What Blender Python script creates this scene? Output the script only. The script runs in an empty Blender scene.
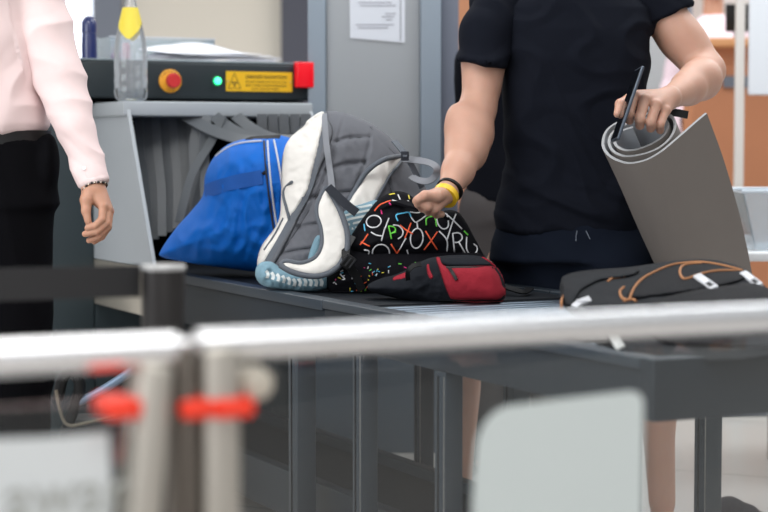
import bpy, math, random
import numpy as np
from mathutils import Vector, Matrix, noise
from mathutils.bvhtree import BVHTree
from mathutils.geometry import delaunay_2d_cdt
random.seed(5); np.random.seed(5)
scene = bpy.context.scene
COL = scene.collection
PI = math.pi

# ------------------------------------------------------------------ camera
FPX = 1813.0
PITCH = math.radians(3.35)
CAMZ = 1.10
cam_d = bpy.data.cameras.new('camera'); cam = bpy.data.objects.new('camera', cam_d); COL.objects.link(cam)
cam.location = (0, 0, CAMZ); cam.rotation_euler = (PI/2 - PITCH, 0, 0)
cam_d.sensor_width = 36; cam_d.lens = FPX/768*36
cam_d.clip_start = .05; cam_d.clip_end = 100
cam_d.dof.use_dof = True; cam_d.dof.focus_distance = 4.72; cam_d.dof.aperture_fstop = 2.9
scene.camera = cam
O = Vector((0, 0, CAMZ))
FW = Vector((0, math.cos(PITCH), -math.sin(PITCH))); UPV = Vector((0, math.sin(PITCH), math.cos(PITCH)))
def rdir(px, py): return FW + Vector((1, 0, 0))*((px-384)/FPX) + UPV*((256-py)/FPX)
def P(px, py, D): return O + rdir(px, py)*D
def onz(px, py, z):
    d = rdir(px, py); return O + d*((z-CAMZ)/d.z)
def onplane(px, py, p0, n):
    d = rdir(px, py); return O + d*((p0-O).dot(n)/d.dot(n))
YAW = math.radians(26)
U = Vector((-math.sin(YAW), math.cos(YAW), 0)); V = Vector((math.cos(YAW), math.sin(YAW), 0)); Z = Vector((0, 0, 1))
HC = .72
C0 = onz(640, 358, HC); C0.z = 0
def K(a, b, z): return C0 + U*a + V*b + Z*z
def ab(p): q = p - C0; return q.dot(U), q.dot(V)
def a_at(px, py, b=0):      # a of the point of plane b=const seen at this pixel
    return ab(onplane(px, py, K(0, b, 0), V))[0]
def onb(px, py, b): return onplane(px, py, K(0, b, 0), V)
def ona(px, py, a): return onplane(px, py, K(a, 0, 0), U)

# ------------------------------------------------------------------ materials
def s2l(c): return tuple(((x/255)/12.92 if x/255 <= .04045 else ((x/255+.055)/1.055)**2.4) for x in c)
MATS = {}
def mat(name, col, rough=.6, metal=0, var=.0, vscale=8, bump=0, bscale=200, spec=.5, coat=0, sss=0, emit=None, estr=0, alpha=1, sheen=0, aniso=None):
    if name in MATS: return MATS[name]
    m = bpy.data.materials.new(name); m.use_nodes = True; nt = m.node_tree; b = nt.nodes['Principled BSDF']
    c = s2l(col)
    b.inputs['Base Color'].default_value = (*c, 1); b.inputs['Roughness'].default_value = rough; b.inputs['Metallic'].default_value = metal
    b.inputs['Specular IOR Level'].default_value = spec
    if coat: b.inputs['Coat Weight'].default_value = coat
    if sheen: b.inputs['Sheen Weight'].default_value = sheen
    if sss:
        b.inputs['Subsurface Weight'].default_value = sss; b.inputs['Subsurface Radius'].default_value = (1, .35, .2); b.inputs['Subsurface Scale'].default_value = .008
    if emit: b.inputs['Emission Color'].default_value = (*s2l(emit), 1); b.inputs['Emission Strength'].default_value = estr
    tc = nt.nodes.new('ShaderNodeTexCoord')
    if var:
        n = nt.nodes.new('ShaderNodeTexNoise'); n.inputs['Scale'].default_value = vscale; n.inputs['Detail'].default_value = 5
        nt.links.new(tc.outputs['Object'], n.inputs['Vector'])
        r = nt.nodes.new('ShaderNodeMapRange'); r.inputs[3].default_value = 1-var; r.inputs[4].default_value = 1+var
        nt.links.new(n.outputs['Fac'], r.inputs[0])
        mx = nt.nodes.new('ShaderNodeMix'); mx.data_type = 'RGBA'; mx.blend_type = 'MULTIPLY'; mx.inputs[0].default_value = 1
        mx.inputs[6].default_value = (*c, 1); nt.links.new(r.outputs[0], mx.inputs[7]); nt.links.new(mx.outputs[2], b.inputs['Base Color'])
    if bump:
        n = nt.nodes.new('ShaderNodeTexNoise'); n.inputs['Scale'].default_value = bscale; n.inputs['Detail'].default_value = 3
        nt.links.new(tc.outputs['Object'], n.inputs['Vector'])
        if aniso:
            mp = nt.nodes.new('ShaderNodeMapping'); mp.inputs['Scale'].default_value = aniso
            nt.links.new(tc.outputs['Object'], mp.inputs['Vector']); nt.links.new(mp.outputs[0], n.inputs['Vector'])
        bp = nt.nodes.new('ShaderNodeBump'); bp.inputs['Strength'].default_value = bump; bp.inputs['Distance'].default_value = .002
        nt.links.new(n.outputs['Fac'], bp.inputs['Height']); nt.links.new(bp.outputs[0], b.inputs['Normal'])
    MATS[name] = m; return m
def glassmat(name, tint=(.93, .97, .96), gloss=.5, ior=1.5, rough=.02, haze=0, hazecol=(.8, .85, .85)):
    if name in MATS: return MATS[name]
    m = bpy.data.materials.new(name); m.use_nodes = True; nt = m.node_tree; nt.nodes.remove(nt.nodes['Principled BSDF'])
    out = nt.nodes['Material Output']
    t = nt.nodes.new('ShaderNodeBsdfTransparent'); t.inputs[0].default_value = (*tint, 1)
    g = nt.nodes.new('ShaderNodeBsdfGlossy'); g.inputs['Roughness'].default_value = rough; g.inputs[0].default_value = (1, 1, 1, 1)
    f = nt.nodes.new('ShaderNodeFresnel'); f.inputs[0].default_value = ior
    mx = nt.nodes.new('ShaderNodeMixShader'); nt.links.new(f.outputs[0], mx.inputs[0]); nt.links.new(t.outputs[0], mx.inputs[1]); nt.links.new(g.outputs[0], mx.inputs[2])
    last = mx
    if haze:
        d = nt.nodes.new('ShaderNodeBsdfDiffuse'); d.inputs[0].default_value = (*hazecol, 1)
        m2 = nt.nodes.new('ShaderNodeMixShader'); m2.inputs[0].default_value = haze
        nt.links.new(mx.outputs[0], m2.inputs[1]); nt.links.new(d.outputs[0], m2.inputs[2]); last = m2
    nt.links.new(last.outputs[0], out.inputs[0]); MATS[name] = m; return m

# ------------------------------------------------------------------ mesh builder
class MB:
    def __init__(s): s.v = []; s.f = []; s.mi = []; s.mats = []
    def midx(s, m):
        if m not in s.mats: s.mats.append(m)
        return s.mats.index(m)
    def add(s, v, f, m):
        n = len(s.v); k = s.midx(m)
        s.v.extend([tuple(x) for x in v]); s.f.extend([tuple(int(i)+n for i in q) for q in f]); s.mi.extend([k]*len(f)); return s
    def box(s, c, sx, sy, sz, m, ex=Vector((1, 0, 0)), ey=Vector((0, 1, 0)), ez=Z, bev=0):
        c = Vector(c)
        if not bev:
            vs = [c + ex*(i*sx/2) + ey*(j*sy/2) + ez*(k*sz/2) for i in (-1, 1) for j in (-1, 1) for k in (-1, 1)]
            return s.add(vs, [(0, 1, 3, 2), (4, 6, 7, 5), (0, 4, 5, 1), (2, 3, 7, 6), (0, 2, 6, 4), (1, 5, 7, 3)], m)
        import bmesh
        bm = bmesh.new(); bmesh.ops.create_cube(bm, size=1)
        for v in bm.verts: v.co = Vector((v.co.x*sx, v.co.y*sy, v.co.z*sz))
        bmesh.ops.bevel(bm, geom=bm.edges[:], offset=bev, segments=3, profile=.5, affect='EDGES')
        bm.verts.index_update()
        vs = [c + ex*v.co.x + ey*v.co.y + ez*v.co.z for v in bm.verts]; fs = [[v.index for v in f.verts] for f in bm.faces]; bm.free()
        return s.add(vs, fs, m)
    def kbox(s, a0, a1, b0, b1, z0, z1, m, bev=0):
        return s.box(K((a0+a1)/2, (b0+b1)/2, (z0+z1)/2), abs(a1-a0), abs(b1-b0), abs(z1-z0), m, ex=U, ey=V*-1, bev=bev)
    def tube(s, pts, r, m, seg=10, caps=True, closed=False):
        pts = [Vector(p) for p in pts]; n = len(pts); rs = r if isinstance(r, (list, tuple)) else [r]*n
        vs = []; fs = []
        t0 = (pts[1]-pts[0]).normalized(); ref = Vector((0, 0, 1)) if abs(t0.z) < .9 else Vector((1, 0, 0)); nrm = t0.cross(ref).normalized()
        for i in range(n):
            if closed: t = (pts[(i+1) % n]-pts[i-1])
            else: t = pts[min(i+1, n-1)]-pts[max(i-1, 0)]
            if t.length < 1e-9: t = t0.copy()
            t.normalize(); nrm = (nrm - t*nrm.dot(t)).normalized(); bn = t.cross(nrm)
            for k in range(seg):
                an = 2*PI*k/seg; vs.append(pts[i] + (nrm*math.cos(an)+bn*math.sin(an))*rs[i])
        m_ = n if closed else n-1
        for i in range(m_):
            j = (i+1) % n
            for k in range(seg): k2 = (k+1) % seg; fs.append((i*seg+k, i*seg+k2, j*seg+k2, j*seg+k))
        if caps and not closed: fs.append(tuple(range(seg))[::-1]); fs.append(tuple((n-1)*seg+k for k in range(seg)))
        return s.add(vs, fs, m)
    def ribbon(s, pts, w, th, m, nrm=None, ws=None):
        """flat strip along pts; nrm = facing direction (vector or list)"""
        pts = [Vector(p) for p in pts]; n = len(pts); vs = []; fs = []
        for i in range(n):
            t = (pts[min(i+1, n-1)]-pts[max(i-1, 0)]).normalized()
            nn = nrm[i] if isinstance(nrm, list) else (nrm or Vector((0, -1, .1)))
            sd = t.cross(nn)
            sd = sd.normalized() if sd.length > 1e-6 else Vector((1, 0, 0)); no = sd.cross(t).normalized(); ww = ws[i] if ws else w
            for (a, b) in ((-1, -1), (1, -1), (1, 1), (-1, 1)): vs.append(pts[i] + sd*(a*ww/2) + no*(b*th/2))
        for i in range(n-1):
            for k in range(4): k2 = (k+1) % 4; fs.append((i*4+k, i*4+k2, (i+1)*4+k2, (i+1)*4+k))
        fs.append((3, 2, 1, 0)); e = (n-1)*4; fs.append((e, e+1, e+2, e+3))
        return s.add(vs, fs, m)
    def lathe(s, c, prof, m, seg=32, ax=Z, ex=None):
        c = Vector(c); ax = Vector(ax).normalized(); e = ex or (Vector((1, 0, 0)) if abs(ax.x) < .9 else Vector((0, 1, 0)))
        e = (e - ax*e.dot(ax)).normalized(); g = ax.cross(e); vs = []; fs = []
        for (r, h) in prof:
            for k in range(seg): an = 2*PI*k/seg; vs.append(c + ax*h + (e*math.cos(an)+g*math.sin(an))*max(r, 1e-4))
        n = len(prof)
        for i in range(n-1):
            for k in range(seg): k2 = (k+1) % seg; fs.append((i*seg+k, i*seg+k2, (i+1)*seg+k2, (i+1)*seg+k))
        fs.append(tuple(range(seg))[::-1]); fs.append(tuple((n-1)*seg+k for k in range(seg)))
        return s.add(vs, fs, m)
    def prism(s, pts, off, m):
        """closed prism of a planar polygon pts, extruded by vector off"""
        n = len(pts); vs = [Vector(p) for p in pts] + [Vector(p)+off for p in pts]
        fs = [tuple(range(n)), tuple(range(2*n-1, n-1, -1))] + [(i, i+n, (i+1) % n+n, (i+1) % n) for i in range(n)]
        return s.add(vs, fs, m)
    def disc(s, c, r, nrm, m, th=.002, seg=28):
        return s.lathe(c, [(r, 0), (r, th)], m, seg, nrm)
    def text(s, txt, org, ex, ey, h, m, align='LEFT', th=.0004, width=None):
        cu = bpy.data.curves.new('t', 'FONT'); cu.body = txt; cu.size = 1; cu.align_x = align; cu.offset = .012
        ob = bpy.data.objects.new('t', cu); COL.objects.link(ob)
        dg = bpy.context.evaluated_depsgraph_get(); me = ob.evaluated_get(dg).to_mesh()
        vs = [v.co.copy() for v in me.vertices]; fs = [tuple(p.vertices) for p in me.polygons]
        ob.to_mesh_clear(); bpy.data.objects.remove(ob); bpy.data.curves.remove(cu)
        if not vs: return s
        hh = max(v.y for v in vs) or 1; sc = h/hh; sx = sc
        if width: sx = width/(max(v.x for v in vs)-min(v.x for v in vs))
        ez = Vector(ex).cross(Vector(ey)).normalized()
        return s.add([Vector(org)+ex*(v.x*sx)+ey*(v.y*sc)+ez*th for v in vs], fs, m)

OFF = {}
def setp(o, label=None, cat=None, group=None, kind=None):
    if label: o['label'] = label
    if cat: o['category'] = cat
    if group: o['group'] = group
    if kind: o['kind'] = kind
    return o
def build(name, mb, parent=None, smooth=True, label=None, cat=None, group=None, kind=None, auto=40, origin=None):
    V3 = [Vector(v) for v in mb.v]
    if parent is not None: off = OFF[parent.name]
    elif origin is not None: off = Vector(origin)
    else:
        xs = [v.x for v in V3]; ys = [v.y for v in V3]; zs = [v.z for v in V3]
        off = Vector(((min(xs)+max(xs))/2, (min(ys)+max(ys))/2, min(zs)))
    me = bpy.data.meshes.new(name); me.from_pydata([tuple(v-off) for v in V3], [], mb.f)
    for m in mb.mats: me.materials.append(m)
    me.polygons.foreach_set('material_index', mb.mi)
    if smooth:
        me.polygons.foreach_set('use_smooth', [True]*len(mb.f))
        if auto: me.set_sharp_from_angle(angle=math.radians(auto))
    me.update(); me.validate()
    o = bpy.data.objects.new(name, me); COL.objects.link(o)
    if parent is not None: o.parent = parent; 
    else: o.location = off
    OFF[o.name] = off
    setp(o, label, cat, group, kind); return o
def thing(name, loc, label, cat, group=None, kind=None):
    o = bpy.data.objects.new(name, None); COL.objects.link(o); o.location = loc; o.empty_display_size = .05
    OFF[o.name] = Vector(loc); setp(o, label, cat, group, kind); return o

# ------------------------------------------------------------------ curves
def smooth_path(pts, n=8, closed=False):
    pts = [Vector(p) for p in pts]; N = len(pts); out = []
    def g(i): return pts[i % N] if closed else pts[max(0, min(N-1, i))]
    for i in range(N if closed else N-1):
        p0, p1, p2, p3 = g(i-1), g(i), g(i+1), g(i+2)
        for k in range(n):
            t = k/n; out.append(.5*((2*p1)+(p2-p0)*t+(2*p0-5*p1+4*p2-p3)*t*t+(3*p1-p0-3*p2+p3)*t**3))
    if not closed: out.append(pts[-1].copy())
    return out
def sp2(pts, n=6, closed=False): return [(p.x, p.y) for p in smooth_path([(x, y, 0) for x, y in pts], n, closed)]

# ------------------------------------------------------------------ soft pillow-like bodies from an outline with real depth
def seg_dist(Q, poly, closed=True):
    Q = np.asarray(Q, float); A = np.asarray(poly, float); B = np.roll(A, -1, 0) if closed else A[1:]
    if not closed: A = A[:-1]
    best = np.full(len(Q), 1e9)
    for a, b in zip(A, B):
        e = b-a; L = max((e*e).sum(), 1e-12); t = np.clip(((Q-a)@e)/L, 0, 1); d = np.hypot(*(Q-a-t[:, None]*e).T); best = np.minimum(best, d)
    return best
def inside(Q, poly):
    Q = np.asarray(Q, float); A = np.asarray(poly, float); B = np.roll(A, -1, 0); c = np.zeros(len(Q), bool)
    for a, b in zip(A, B):
        if a[1] == b[1]: continue
        m = ((a[1] > Q[:, 1]) != (b[1] > Q[:, 1])) & (Q[:, 0] < (b[0]-a[0])*(Q[:, 1]-a[1])/(b[1]-a[1])+a[0]); c ^= m
    return c
def tri_outline(poly, res):
    poly = [tuple(p) for p in poly]; dense = []
    for a, b in zip(poly, poly[1:]+poly[:1]):
        L = math.hypot(b[0]-a[0], b[1]-a[1]); n = max(1, int(round(L/res)))
        for k in range(n): dense.append((a[0]+(b[0]-a[0])*k/n, a[1]+(b[1]-a[1])*k/n))
    xs = [p[0] for p in dense]; ys = [p[1] for p in dense]
    gx, gy = np.meshgrid(np.arange(min(xs), max(xs), res), np.arange(min(ys), max(ys), res*.87))
    gx = gx + (np.arange(gx.shape[0]) % 2)[:, None]*res/2
    Q = np.stack([gx.ravel(), gy.ravel()], 1); Q = Q[inside(Q, dense)]
    if len(Q): Q = Q[seg_dist(Q, dense) > res*.55]
    nb = len(dense); pts = [Vector(p) for p in dense]+[Vector(q) for q in Q]
    vo, eo, fo, ov, oe, of = delaunay_2d_cdt(pts, [(i, (i+1) % nb) for i in range(nb)], [], 1, 1e-5)
    Q = np.array([(v.x, v.y) for v in vo]); return Q, [tuple(f) for f in fo], dense
def puff(mb, outline, D, tf, tb, R, m, res=2.0, grooves=(), wr=None, zmin=None, closed_curve=True, n=5, fn=None, power=2.0):
    """closed cushion: D depth (number or f(px,py)), tf/tb bulge to front/back in m, R edge radius in m"""
    poly = sp2(outline, n, True) if closed_curve else outline
    Q, F, dense = tri_outline(poly, res)
    Df = D if callable(D) else (lambda x, y: D)
    d = seg_dist(Q, dense)
    g = np.zeros(len(Q))
    for (pl, dep, wid) in grooves:
        gd = seg_dist(Q, sp2(pl, 5), False); g += dep*np.exp(-(gd/wid)**2)
    front = []; back = []; bidx = {}
    vs = []; fi = []; bi = []
    for i, (x, y) in enumerate(Q):
        Dd = Df(x, y); dm = d[i]*Dd/FPX; s = min(dm/R, 1); pr = (1-(1-s)**power)**(1/power)
        base = P(x, y, Dd)
        w = 0
        if wr: w = wr(x, y)*min(1, s*2)
        if fn: w += fn(x, y)*pr
        hf = tf*pr - g[i]*min(1, s*2) + w; hb = tb*pr
        fp = base + Vector((0, -hf, 0)); bp = base + Vector((0, hb, 0))
        if zmin is not None: fp.z = max(fp.z, zmin); bp.z = max(bp.z, zmin)
        fi.append(len(vs)); vs.append(fp)
        if dm < 1e-4: bi.append(fi[-1])
        else: bi.append(len(vs)); vs.append(bp)
    # orient: check the first big face
    fs = []
    for f in F:
        a, b, c = [Vector(vs[fi[k]]) for k in f[:3]]
        nrm = (b-a).cross(c-a)
        q = f if nrm.y <= 0 else f[::-1]
        fs.append(tuple(fi[k] for k in q)); fs.append(tuple(bi[k] for k in q[::-1]))
    mb.add(vs, fs, m); return mb
def bvh_of(mb):
    return BVHTree.FromPolygons([Vector(v) for v in mb.v], mb.f)
def hit(bv, px, py, Dd=None):
    d = rdir(px, py).normalized(); r = bv.ray_cast(O, d, 20)
    if r[0] is None:
        if Dd: return P(px, py, Dd), Vector((0, -1, 0)), False
        q = P(px, py, 5); r = bv.find_nearest(q); return r[0], (r[1] or Vector((0, -1, 0))), False
    n = r[1]
    if n.dot(d) > 0: n = -n
    return r[0], n, True
def drape(mb, bv, outline, off, th, R, m, res=1.5, n=5, curve=True, Dd=None, grooves=(), wr=None, lift=None):
    """padded patch lying on the surface bv"""
    poly = sp2(outline, n, True) if curve else outline
    Q, F, dense = tri_outline(poly, res); d = seg_dist(Q, dense)
    g = np.zeros(len(Q))
    for (pl, dep, wid) in grooves: g += dep*np.exp(-(seg_dist(Q, sp2(pl, 5), False)/wid)**2)
    vs = []; fi = []; bi = []
    dep = np.array([(hit(bv, x, y, Dd)[0]-O).dot(FW) for x, y in Q])
    # relax depth over neighbours
    nb = [set() for _ in Q]
    for f in F:
        for k in range(3): nb[f[k]].add(f[(k+1) % 3]); nb[f[(k+1) % 3]].add(f[k])
    for it in range(4):
        dep = np.array([.4*dep[i]+.6*(sum(dep[j] for j in nb[i])/len(nb[i]) if nb[i] else dep[i]) for i in range(len(Q))])
    for i, (x, y) in enumerate(Q):
        dm = d[i]*dep[i]/FPX; s = min(dm/R, 1); pr = math.sqrt(max(0, 1-(1-s)**2))
        l = lift(x, y) if lift else 0
        w = (wr(x, y) if wr else 0)*min(1, s*2)
        base = P(x, y, dep[i]-off-l)
        fi.append(len(vs)); vs.append(base+Vector((0, -(th*pr)-w+g[i]*s, 0)))
        if dm < 1e-4: bi.append(fi[-1])
        else: bi.append(len(vs)); vs.append(base+Vector((0, (.003+l*.3)*pr, 0)))
    fs = []
    for f in F:
        a, b, c = [Vector(vs[fi[k]]) for k in f[:3]]
        q = f if (b-a).cross(c-a).y <= 0 else f[::-1]
        fs.append(tuple(fi[k] for k in q)); fs.append(tuple(bi[k] for k in q[::-1]))
    mb.add(vs, fs, m); return mb
def path_on(bv, pts, off, n=6, Dd=None, curve=True, sm=7):
    out = []; nn = []
    for (x, y) in (sp2(pts, n) if curve else pts):
        p, nr, ok = hit(bv, x, y, Dd); d = rdir(x, y); out.append(p - d.normalized()*off); nn.append((nr*.5 - d.normalized()*.5).normalized())
    # smooth
    for it in range(sm):
        out = [out[0]]+[(out[i-1]+out[i]*2+out[i+1])/4 for i in range(1, len(out)-1)]+[out[-1]]
    return out, nn
def fbm(x, y, s, sd=0, o=3): return noise.fractal(Vector((x*s+sd, y*s-sd*.7, sd)), 1.0, 2.0, o)
def ridge(x, y, z=0): return 1-abs(noise.noise(Vector((x, y, z))))*2

# ------------------------------------------------------------------ organic bodies: blended distance field -> one continuous surface
class SDF:
    rs = 1.0
    def __init__(s, res): s.p = []; s.res = res; s.cuts = []
    def cone(s, a, b, ra, rb, k=.015): ra *= SDF.rs; rb *= SDF.rs; s.p.append(('c', Vector(a), Vector(b), ra, rb, k)); return s
    def chain(s, pts, k=.015):
        for (a, ra), (b, rb) in zip(pts, pts[1:]): s.cone(a, b, ra, rb, k)
        return s
    def ell(s, c, r, k=.015, ax=None):
        """ellipsoid; ax = 3 axes"""
        r = tuple(x*SDF.rs for x in r)
        s.p.append(('e', Vector(c), r, ax or (Vector((1, 0, 0)), Vector((0, 1, 0)), Vector((0, 0, 1))), k)); return s
    def sec(s, rows, n=2.3, k=.02): s.p.append(('s', sorted(rows), n, k)); return s
    def cut(s, p, n, box=None): s.cuts.append((Vector(p), Vector(n).normalized(), box)); return s
    def mesh(s, mb, m, disp=None, relax=1):
        lo = np.full(3, 1e9); hi = -lo
        bbs = []
        for q in s.p:
            if q[0] == 'c': r = max(q[3], q[4])+q[5]+.01; a = np.minimum(q[1], q[2])-r; b = np.maximum(q[1], q[2])+r
            elif q[0] == 'e': r = max(q[2])+q[4]+.01; a = np.array(q[1])-r; b = np.array(q[1])+r
            else:
                z0 = q[1][0][0]; z1 = q[1][-1][0]; e = q[3]+.02
                a = np.array([min(w[1]-w[3] for w in q[1])-e, min(w[2]-w[4] for w in q[1])-e, z0-e]); b = np.array([max(w[1]+w[3] for w in q[1])+e, max(w[2]+w[4] for w in q[1])+e, z1+e])
            bbs.append((a, b)); lo = np.minimum(lo, a); hi = np.maximum(hi, b)
        h = s.res; N = np.ceil((hi-lo)/h).astype(int)+3; lo = lo-h
        F = np.full(N, .5, np.float32)
        X = (lo[0]+np.arange(N[0])*h).astype(np.float32); Y = (lo[1]+np.arange(N[1])*h).astype(np.float32); ZZ = (lo[2]+np.arange(N[2])*h).astype(np.float32)
        for q, (a, b) in zip(s.p, bbs):
            i0 = np.maximum(((a-lo)/h).astype(int), 0); i1 = np.minimum(((b-lo)/h).astype(int)+2, N)
            sl = tuple(slice(i0[k], i1[k]) for k in range(3))
            x = X[sl[0]][:, None, None]; y = Y[sl[1]][None, :, None]; z = ZZ[sl[2]][None, None, :]
            if q[0] == 'c':
                A, B = q[1], q[2]; e = B-A; L = max(e.length_squared, 1e-9)
                t = np.clip(((x-A.x)*e.x+(y-A.y)*e.y+(z-A.z)*e.z)/L, 0, 1)
                d = np.sqrt((x-A.x-t*e.x)**2+(y-A.y-t*e.y)**2+(z-A.z-t*e.z)**2)-(q[3]+(q[4]-q[3])*t); k = q[5]
            elif q[0] == 'e':
                c = q[1]; r = q[2]; ax = q[3]; dx, dy, dz = x-c.x, y-c.y, z-c.z
                cs = [(dx*w.x+dy*w.y+dz*w.z) for w in ax]
                kk = np.sqrt((cs[0]/r[0])**2+(cs[1]/r[1])**2+(cs[2]/r[2])**2); d = (kk-1)*min(r)*(.5+.5*1)
                k = q[4]
            else:
                rows = np.array(q[1]); zz = ZZ[sl[2]]; v = [np.interp(zz, rows[:, 0], rows[:, j])[None, None, :] for j in range(1, 5)]
                n = q[2]; d = ((np.abs((x-v[0])/v[2])**n+np.abs((y-v[1])/v[3])**n)**(1/n)-1)*np.minimum(v[2], v[3])
                d = np.maximum(d, np.maximum(z-rows[-1, 0], rows[0, 0]-z)); k = q[3]
            f = F[sl]; hh = np.clip(.5+.5*(f-d)/k, 0, 1); F[sl] = f+(d-f)*hh-k*hh*(1-hh)
        for (p, n, box) in s.cuts:
            d = (X[:, None, None]-p.x)*n.x+(Y[None, :, None]-p.y)*n.y+(ZZ[None, None, :]-p.z)*n.z
            if box:
                c, r = box; q = np.sqrt((X[:, None, None]-c[0])**2+(Y[None, :, None]-c[1])**2+(ZZ[None, None, :]-c[2])**2); d = np.where(q < r, d, -1)
            F = np.maximum(F, d.astype(np.float32))
        vs, fs = surface_nets(F, lo, h)
        # relax
        if relax:
            E = np.concatenate([fs[:, [0, 1]], fs[:, [1, 2]], fs[:, [2, 3]], fs[:, [3, 0]]])
            for it in range(relax):
                acc = np.zeros_like(vs); cnt = np.zeros(len(vs))
                np.add.at(acc, E[:, 0], vs[E[:, 1]]); np.add.at(acc, E[:, 1], vs[E[:, 0]]); np.add.at(cnt, E[:, 0], 1); np.add.at(cnt, E[:, 1], 1)
                vs = .5*vs+.5*acc/np.maximum(cnt, 1)[:, None]
        if disp:
            fn = np.cross(vs[fs[:, 2]]-vs[fs[:, 0]], vs[fs[:, 3]]-vs[fs[:, 1]]); nr = np.zeros_like(vs)
            for k in range(4): np.add.at(nr, fs[:, k], fn)
            nr /= np.maximum(np.linalg.norm(nr, axis=1), 1e-9)[:, None]
            dd = np.array([disp(Vector(v), n_) for v, n_ in zip(vs, nr)]); vs = vs+nr*dd[:, None]
        mb.add(vs, fs, m); return mb
def surface_nets(F, lo, h):
    S = F < 0; N = F.shape
    c = np.zeros((N[0]-1, N[1]-1, N[2]-1), np.int8)
    for i in (0, 1):
        for j in (0, 1):
            for k in (0, 1): c += S[i:N[0]-1+i, j:N[1]-1+j, k:N[2]-1+k]
    act = (c > 0) & (c < 8); I = np.argwhere(act); idx = np.full(act.shape, -1, np.int64); idx[tuple(I.T)] = np.arange(len(I))
    acc = np.zeros((len(I), 3)); cnt = np.zeros(len(I))
    corners = [(i, j, k) for i in (0, 1) for j in (0, 1) for k in (0, 1)]
    for a in corners:
        for b in corners:
            if sum(abs(p-q) for p, q in zip(a, b)) != 1 or a > b: continue
            fa = F[I[:, 0]+a[0], I[:, 1]+a[1], I[:, 2]+a[2]]; fb = F[I[:, 0]+b[0], I[:, 1]+b[1], I[:, 2]+b[2]]
            m = (fa < 0) != (fb < 0); t = np.where(m, fa/np.where(fa-fb == 0, 1, fa-fb), 0)
            for d in range(3): acc[:, d] += np.where(m, a[d]+(b[d]-a[d])*t, 0)
            cnt += m
    vs = lo+(I+acc/np.maximum(cnt, 1)[:, None])*h
    fs = []
    for ax in range(3):
        s0 = [slice(None)]*3; s1 = [slice(None)]*3; s0[ax] = slice(0, N[ax]-1); s1[ax] = slice(1, N[ax])
        A = S[tuple(s0)]; B = S[tuple(s1)]; E = np.argwhere(A != B); o1, o2 = (ax+1) % 3, (ax+2) % 3
        E = E[(E[:, o1] > 0) & (E[:, o2] > 0) & (E[:, o1] < N[o1]-1) & (E[:, o2] < N[o2]-1)]
        sg = A[tuple(E.T)]
        def cell(d1, d2):
            q = E.copy(); q[:, o1] -= d1; q[:, o2] -= d2; return idx[tuple(q.T)]
        q = np.stack([cell(1, 1), cell(0, 1), cell(0, 0), cell(1, 0)], 1)
        q[~sg] = q[~sg][:, ::-1]; fs.append(q)
    return vs, np.concatenate(fs)

# ================================================================== MATERIAL LIBRARY
M_skin = mat('skin', (194, 150, 130), .5, var=.07, vscale=25, bump=.12, bscale=400, sss=.25)
M_skin2 = mat('skin_tan', (186, 138, 114), .5, var=.06, vscale=30, bump=.1, bscale=400, sss=.25)
M_nail = mat('nail', (216, 176, 160), .3)
M_tee = mat('black_cotton', (19, 22, 31), .9, var=.15, vscale=40, bump=.3, bscale=900, spec=.1)
M_shorts = mat('navy_shorts', (19, 25, 37), .9, bump=.2, bscale=700, spec=.1)
M_shirt = mat('pale_pink_shirt', (228, 206, 205), .8, bump=.1, bscale=800, var=.02)
M_trou = mat('black_trousers', (11, 11, 14), .9, bump=.2, bscale=700, spec=.05)
M_belt = mat('black_leather', (12, 12, 14), .4)
M_gtrou = mat('grey_brown_trousers', (84, 80, 80), .9, var=.06, spec=.2)
M_steel = mat('brushed_steel', (190, 186, 180), .32, 1, bump=.05, bscale=60); M_roll = mat('roller_metal', (92, 102, 112), .3, 1)
M_steelrail = mat('rail_steel', (240, 240, 242), .26, 1)
M_dark = mat('dark_slate_metal', (30, 38, 46), .5, .0, spec=.35, var=.08, vscale=6)
M_dark2 = mat('slate_profile', (44, 53, 62), .45, .0, spec=.4)
M_console = mat('dark_teal_console', (28, 38, 43), .45)
M_hood = mat('light_grey_hood', (164, 170, 175), .45, var=.03, vscale=4)
M_body = mat('scanner_body', (42, 54, 59), .5)
M_int = mat('tunnel_black', (18, 19, 22), .8, spec=.1)
M_strip = mat('lead_rubber', (84, 88, 92), .42, var=.1, vscale=20)
M_belt2 = mat('conveyor_belt', (20, 24, 30), .6, spec=.2, bump=.2, bscale=300)
M_black = mat('black_plastic', (14, 15, 17), .45, spec=.25)
M_white = mat('white_plastic', (232, 234, 236), .4)
M_yel = mat('sign_yellow', (226, 176, 20), .5)
M_ink = mat('black_ink', (30, 26, 12), .6)
M_red = mat('red_button', (200, 50, 52), .35)
M_cord = mat('orange_cord', (164, 112, 72), .8)
M_seam = mat('seam_dark', (60, 61, 66), .8)

exec_parts = True
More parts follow.
